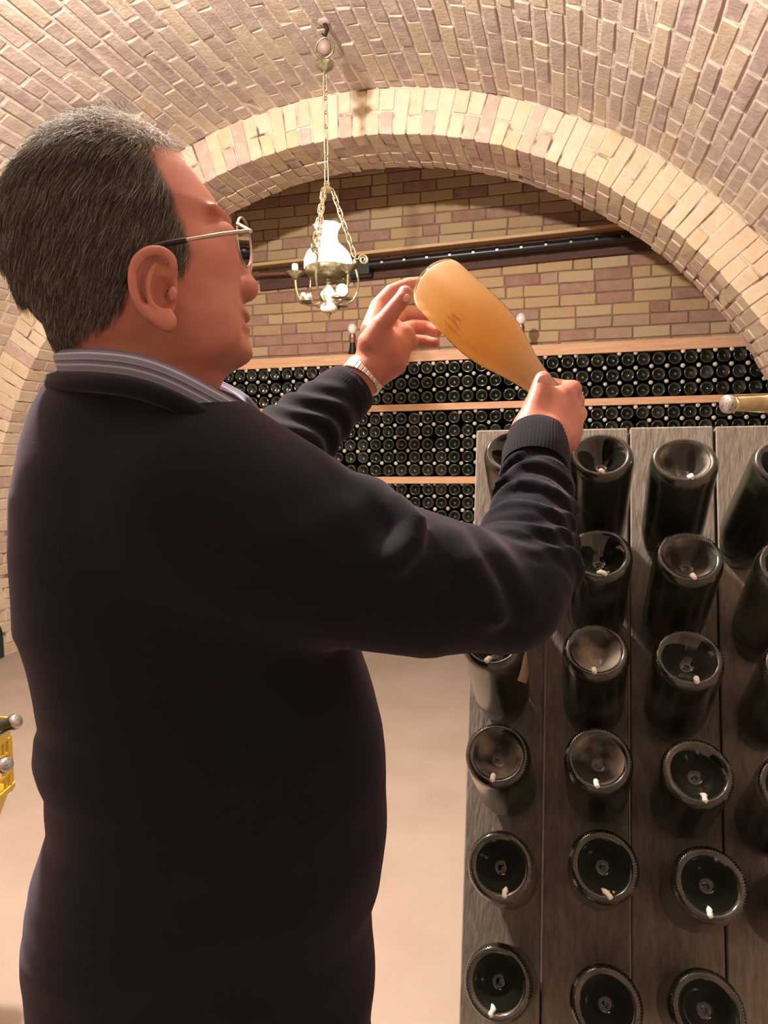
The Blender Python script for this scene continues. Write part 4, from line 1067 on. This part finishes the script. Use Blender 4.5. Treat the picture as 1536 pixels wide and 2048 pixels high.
def sweater(p):
    q = p-CAM.astype(np.float32); X = q@fR0; Yc = q@fR1; Z = q@fR2
    Y = np.clip(1024+Yc/TD*FPX, 660, 2290); g = np.arange(0, 2300)
    l = (np.interp(Y, g, kL)-768)*TD/FPX; r = (np.interp(Y, g, kR)-768)*TD/FPX; b = np.interp(Y, g, kD)
    sl_ = l/TD; sr_ = r/TD; c = (sl_+sr_)*(TD*TD-b*b)/(2*TD); a = np.sqrt(np.maximum((c-sl_*TD)**2-sl_**2*b*b, .03**2))*.985
    zz = (Z-TD)/b
    qn = (np.abs((X-c)/a)**2.3+np.abs(zz)**2.3)**(1/2.3); d = (qn-1)*np.minimum(a, b)
    d = np.maximum(d, (Y-2235)*TD/FPX); d = smax(d, -(Y-752)*TD/FPX*1.0, .02)
    # long soft folds down the back
    d = d+.0035*np.sin(Y*.045+X*22+np.sin(X*30)*.8)*np.clip((Y-1250)/250, 0, 1)*np.exp(-((X-c)/a*1.0)**2)*.5
    A = P3
    # collar slope: cut everything above the neckline plane
    d = smin(d, poly(p, [A(330, 915, .70), A(400, 990, .665), A(520, 1060, .655)], [.085, .088, .084]), .06)
    d = smin(d, poly(p, [A(430, 1010, .66), A(700, 1135, .665), A(850, 1170, .680), A(1010, 1185, .705)], [.086, .076, .0700, .0560]), .035)
    fa = poly(p, [A(1010, 1185, .705), A(1045, 1135, .73), A(1062, 1050, .77), A(1072, 960, .815), A(1073, 905, .835)], [.0585, .0575, .0470, .0403, .0362])
    # gathered wrinkles on the right forearm
    u0 = A(1045, 1170, .71); u1 = A(1074, 900, .835); du = (u1-u0); Lu = np.linalg.norm(du); du /= Lu; sdir = np.cross(du, R2); sdir /= np.linalg.norm(sdir)
    t = ((p-u0.astype(np.float32))@du.astype(np.float32))/Lu; s = ((p-u0.astype(np.float32))@sdir.astype(np.float32))
    wv = np.sin(t*38+s*42+1.6*np.sin(s*55+t*6))+.5*np.sin(t*71-s*60+2)
    fa = fa-.0044*wv*np.clip((t+.10)/.2, 0, 1)*np.clip((.90-t)/.12, 0, 1)
    d = smin(d, fa, .016)
    # stepped folds of the upper sleeve towards the crook of the elbow
    rd_ = [([(948, 1082, .665), (985, 1110, .648), (1020, 1160, .642), (1045, 1205, .650)], .009), ([(905, 1085, .640), (940, 1125, .622), (975, 1180, .618), (990, 1230, .630)], .008),
           ([(738, 1000, .645), (790, 1010, .625), (828, 1045, .610), (822, 1085, .600), (790, 1120, .592)], .011), ([(742, 998, .645), (680, 1040, .605), (600, 1075, .585), (520, 1095, .580)], .010),
           ([(500, 880, .66), (600, 925, .64), (690, 975, .635), (740, 995, .645)], .010)]
    for pts_, r_ in rd_:
        PP = [A(*q_) for q_ in pts_]; d = smin(d, poly(p, PP, [r_]*len(PP)), .022)
    # left shoulder and sleeve
    d = smin(d, poly(p, [A(390, 900, .90), A(480, 945, .92), A(540, 930, .93)], [.085, .075, .062]), .04)
    la = poly(p, [A(540, 928, .93), A(600, 868, .975), A(668, 806, 1.02), A(718, 762, 1.045)], [.060, .053, .045, .0415])
    v0 = A(560, 910, .94); v1 = A(718, 762, 1.045); dv = v1-v0; Lv = np.linalg.norm(dv); dv /= Lv; s2 = np.cross(dv, R2); s2 /= np.linalg.norm(s2)
    t = ((p-v0.astype(np.float32))@dv.astype(np.float32))/Lv; s = ((p-v0.astype(np.float32))@s2.astype(np.float32))
    la = la-.0045*np.sin(t*30+s*50+1.5*np.sin(s*60))*np.clip((.75-t)/.3, 0, 1)
    d = smin(d, la, .018)
    # openings: neck hollow, sleeves
    nk = cone(p, A(278, 600, .70), A(318, 845, .70), .074, .070)
    d = smax(d, -nk, .010)
    for c0, nd in ((A(1075, 893, .840), du), (A(695, 784, 1.031), dv)):
        d = np.where(np.linalg.norm(p-c0.astype(np.float32), axis=1) < .09, np.maximum(d, (p-c0.astype(np.float32))@nd.astype(np.float32)), d)
    return d
lo, hi = bounds([P3(0, 700, .60), P3(1180, 760, 1.02), P3(0, 2260, .60), P3(0, 2260, 1.0), P3(780, 2260, .99), P3(1180, 1330, .62), P3(0, 1000, .58), P3(700, 700, 1.1)], .03)
SP, SF = nets(sweater, lo, hi, .0046)
print('sweater', len(SP))
# drop small detached islands: keep faces (solid anyway)
sw = mpart('sweater', fastmesh('sweater', SP, SF, [M_KNIT]))
sw['label'] = 'dark navy plum knitted sweater'
# ribbed cuffs
def cuff(c0, c1, r0, r1, name='cuff'):
    d = c1-c0; L = np.linalg.norm(d); d /= L; m = MB(); NN = 240
    prof = [(r0-.001, -.006), (r0, 0), (r0+.001, L*.3), (r1+.001, L*.7), (r1+.0003, L*.95), (r1-.0015, L), (r1-.005, L-.001), (r1-.006, L*.6)]
    v = []
    X, Y_, Z = rotz_to(d)
    m.lathe(prof, NN, c0, d, mod=lambda j, a: 1+(.005*(1 if int(round(a/(2*PI)*NN)) % 4 < 2 else -1) if j < 6 else 0))
    return mb_part(name, m, M_KNIT)
cuff(P3(1070, 932, .820), P3(1076, 872, .853), .0388, .0358)
cuff(P3(674, 803, 1.021), P3(702, 777, 1.038), .0430, .0404)
# shirt collar
near = [(124, 733, .70), (146, 736, .650), (200, 738, .618), (272, 748, .603), (340, 772, .603), (415, 812, .622), (470, 842, .655), (506, 856, .695)]
far = [(470, 810, .76), (390, 770, .785), (290, 745, .79), (190, 732, .775), (135, 730, .74)]
pts = [np.array(P3(*q)) for q in near+far]
def catmull(pts, n, closed=True):
    out = []; m = len(pts)
    for i in range(m):
        p0, p1, p2, p3 = pts[(i-1) % m], pts[i], pts[(i+1) % m], pts[(i+2) % m]
        for k in range(n):
            t = k/n; out.append(.5*((2*p1)+(-p0+p2)*t+(2*p0-5*p1+4*p2-p3)*t*t+(-p0+3*p1-3*p2+p3)*t**3))
    return out
loop = catmull(pts, 8); cen = np.mean(loop, 0); NL = len(loop)
def collar():
    v = []; uv = []
    prof = [(-.007, -.012), (-.003, .0), (.0005, .010), (-.0015, .0165), (-.0055, .0165), (-.0075, .008), (-.008, -.012)]
    tot = 0
    for i, q in enumerate(loop):
        o_ = q-cen; o_ -= R1*(o_@R1); o_ /= np.linalg.norm(o_)
        hs = 1.0 if i < NL*.75 else .8
        for j, (a_, b_) in enumerate(prof): v.append(q+o_*(a_+.009)-R1*b_*hs); uv.append((i/8, min(1, max(0, (b_+.012)/.03))))
    m = len(prof); f = [(i*m+j, ((i+1) % NL)*m+j, ((i+1) % NL)*m+j+1, i*m+j+1) for i in range(NL) for j in range(m-1)]
    me = mesh('shirt_collar', v, f, M_SHIRT, True); ul = me.uv_layers.new(name='UVMap')
    for l in me.loops: ul.data[l.index].uv = uv[l.vertex_index]
    o = mpart('shirt_collar', me); o['label'] = 'blue and grey striped shirt collar'; return o
collar()
def neckband():
    m = MB(); P = []
    for q in loop:
        o_ = q-cen; o_ -= R1*(o_@R1); o_ /= np.linalg.norm(o_); P.append(q+o_*.009+R1*.014)
    m.tube(P, .0085, 8, closed=True); mb_part('neckband', m, M_KNIT)
neckband()
# watch
wt = MB(); wc = P3(728, 752, 1.054); wd_ = (P3(742, 738, 1.058)-P3(705, 785, 1.046)); wd_ /= np.linalg.norm(wd_)
wa = empty('wristwatch', (0, 0, 0), parent=man); wa.location = -MO
X, Y_, Z = rotz_to(wd_)
for k in range(30):
    a = 2*PI*k/30; c = wc+.0315*(math.cos(a)*X+math.sin(a)*Y_); er = math.cos(a)*X+math.sin(a)*Y_; et = -math.sin(a)*X+math.cos(a)*Y_
    MB().box(c, (.0030, .0098, .0014), (et, Z, er), ch=.0005).obj('bracelet_link', M_SILVER, wa, False)
cface = wc+(R2)*.034
MB().lathe([(0, .007), (.016, .007), (.018, .005), (.018, 0), (0, 0)], 24, wc+R2*.031, R2).obj('watch_case', M_SILVER, wa)
# trousers and shoes
hipc = P3(430, 1980, .80)
hipz = P3(430, 2160, .80); fwd = h_f-np.array([0, 0, h_f[2]]); fwd /= np.linalg.norm(fwd); sid = np.cross(fwd, (0, 0, 1.))
def trou(p):
    hz = np.array([hipz[0], hipz[1], 0]); U = np.array([0, 0, 1.])
    d = ellipsoid(p, hz+U*.74, (.18, .155, .13), (fwd, sid, U))
    for sg in (-1, 1):
        d = smin(d, poly(p, [hz+sid*sg*.08+U*.70, hz+sid*sg*.10+fwd*.03+U*.42, hz+sid*sg*.11+U*.07], [.10, .075, .062]), .03)
    return np.maximum(d, .035-p[:, 2])
lo, hi = bounds([[hipz[0]-.25, hipz[1]-.25, 0], [hipz[0]+.25, hipz[1]+.25, .88]], .02); TP, TF = nets(trou, lo, hi, .010)
mpart('trousers', fastmesh('trousers', TP, TF, [M_TROU]))
for sg in (-1, 1):
    c = np.array([hipz[0], hipz[1], 0])+sid*sg*.11+fwd*.05; m = MB()
    m.ball(c+np.array([0, 0, .045]), 1, 16, (.14, .048, .044), (fwd, sid, np.array([0, 0, 1.]))); mb_part('shoe', m, M_SHOE)

# ------------------------------------------------------------ the held bottle
b0 = P3(853, 549, 1.06); b1 = P3(1121, 808, .875)
ax_ = b1-b0; Lb = np.linalg.norm(ax_); ax_ /= Lb; print('held bottle length', Lb)
hb = empty('held_bottle', b0, 'clear champagne bottle of cloudy orange wine held slanting up in both hands', 'bottle')
b0 = b1-ax_*.300
MX3 = rotz_to(ax_)
hb.matrix_world = mtx(MX3, b0)
Mi = np.array([MX3[0], MX3[1], MX3[2]])
sedw = P3(905, 650, .96)
sl = Mi@(sedw-b0); r_ = math.hypot(sl[0], sl[1]); SED = (float(sl[0]/r_*.0433), float(sl[1]/r_*.0433), float(sl[2]))
M_LIQ = liquid()
BH = BOTP[:10]+[(.044, .105), (.0432, .125), (.0405, .148), (.0355, .172), (.0295, .195), (.0240, .216), (.0196, .238), (.0170, .258), (.0152, .275)]+BOTP[17:]
MB().lathe(BH, 64).obj('glass', M_GLASS, hb)
MB().lathe([(0, .034), (.006, .033), (.020, .018), (.030, .009), (.036, .0070), (.0405, .0075), (.0430, .013), (.0433, .02), (.0433, .105), (.0425, .125), (.0398, .148), (.0348, .172), (.0288, .195), (.0233, .216), (.0188, .238), (.0160, .258), (.0142, .275), (.0134, .290), (0, .290)], 64).obj('cloudy_wine', M_LIQ, hb)

# ------------------------------------------------------------ yellow crate with bottles at the left edge
cb = at(-143, 1716, 1.50); cz = cb[2]
cr_ = empty('bottle_crate', (cb[0], cb[1], cz), 'yellow plastic crate at the left edge with capped dark bottles poking out', 'crate', rot=(0, 0, YAW))
Hc = .235; Wc = .29; Dc = .20
x1 = 0.092
def rr(hx_, hy_, rad, n=6):
    out = []
    for qx, qy, a0 in ((1, 1, 0), (-1, 1, 90), (-1, -1, 180), (1, -1, 270)):
        for k in range(n+1):
            a = math.radians(a0+90*k/n); out.append((qx*(hx_-rad)+rad*math.cos(a), qy*(hy_-rad)+rad*math.sin(a)))
    return out
def shell(z0, z1, s0, s1, t=.004, name='crate_wall'):
    m = MB(); o0 = rr(Wc/2*s0, Dc*s0, .03); o1 = rr(Wc/2*s1, Dc*s1, .03); i0 = rr(Wc/2*s0-t, Dc*s0-t, .028); i1 = rr(Wc/2*s1-t, Dc*s1-t, .028); n = len(o0)
    cxo = x1-Wc/2
    m.v = [(x+cxo, y, z) for L_, z in ((o0, z0), (o1, z1), (i1, z1), (i0, z0)) for x, y in L_]
    m.f = [(j*n+k, j*n+(k+1) % n, ((j+1) % 4)*n+(k+1) % n, ((j+1) % 4)*n+k) for j in range(4) for k in range(n)]
    return m
shell(0, .07, .84, .97).obj('lower_wall', M_YEL, cr_); shell(.19, Hc, 1.0, 1.0).obj('top_band', M_YEL, cr_)
shell(.068, .080, 1.02, 1.02, .01).obj('moulded_rib', M_YEL, cr_)
shell(0, .006, .84, .84, .1).obj('floor_panel', M_YEL, cr_)
for k, (x, y) in enumerate(rr(Wc/2-.002, Dc-.002, .03, 3)):
    MB().box((x+x1-Wc/2, y, .13), (.004, .004, .065)).obj('corner_bar', M_YEL, cr_, False)
for yy in np.linspace(-Dc+.05, Dc-.05, 9):
    for sx in (-1, 1): MB().box((x1-Wc/2+sx*(Wc/2-.003), yy, .13), (.0025, .003, .062)).obj('side_bar', M_YEL, cr_, False)
for zz_ in (.105, .13, .155):
    shell(zz_, zz_+.007, 1.0, 1.0, .005).obj('cross_bar', M_YEL, cr_)
# pallet pile that carries the crate, left of the frame
st = empty('wooden_stand', (cb[0], cb[1], 0), 'low wooden stand under the yellow crate', 'stand', rot=(0, 0, YAW))
cxo = x1-Wc/2-.06
MB().box((cxo, 0, cz-.0155), (.10, .15, .015), ch=.003).obj('top', M_PINE, st, False)
for sx in (-1, 1):
    for sy in (-1, 1): MB().box((cxo+sx*.075, sy*.12, (cz-.03)/2), (.018, .018, (cz-.03)/2), ch=.002).obj('leg', M_PINE, st, False)
for (tip, back, lab) in (((36, 1441, 1.50), (-220, 1540, 1.56), 'dark bottle with steel crown cap leaning up out of the yellow crate, upper one'),
                         ((16, 1529, 1.45), (-240, 1568, 1.62), 'dark bottle with steel crown cap poking out of the yellow crate, lower one')):
    p = at(*tip); q = at(*back); d = q-p; d /= np.linalg.norm(d)
    e = empty('champagne_bottle', p+d*.305, lab, 'bottle', 'bottles in the yellow crate'); e.matrix_world = mtx(rotz_to(-d), p+d*.305)
    MB().lathe(BOTP, 28).obj('body', M_BOT, e)
    MB().lathe([(0, .3065), (.0125, .3065), (.0148, .304), (.0158, .297), (.0150, .2955), (.014, .295)], 42, mod=lambda j, a: 1+(.04*math.sin(21*a) if j > 1 else 0)).obj('crown_cap', M_CAP2, e)
# dark green bottle standing by the left pier
gp = CAM+((3-768)/FPX*R0+(1314-1024)/FPX*R1+R2)*(1.4/-(((3-768)/FPX*R0+(1314-1024)/FPX*R1+R2)[2]))
e = MB().lathe(BOTP, 20).obj('green_bottle', mat('dark_green_glass', (.01, .035, .02), .15)); e.location = (gp[0]-.015, gp[1]-.02, 0); tag(e, 'dark green bottle standing on the floor beside the left pier of the arch', 'bottle')
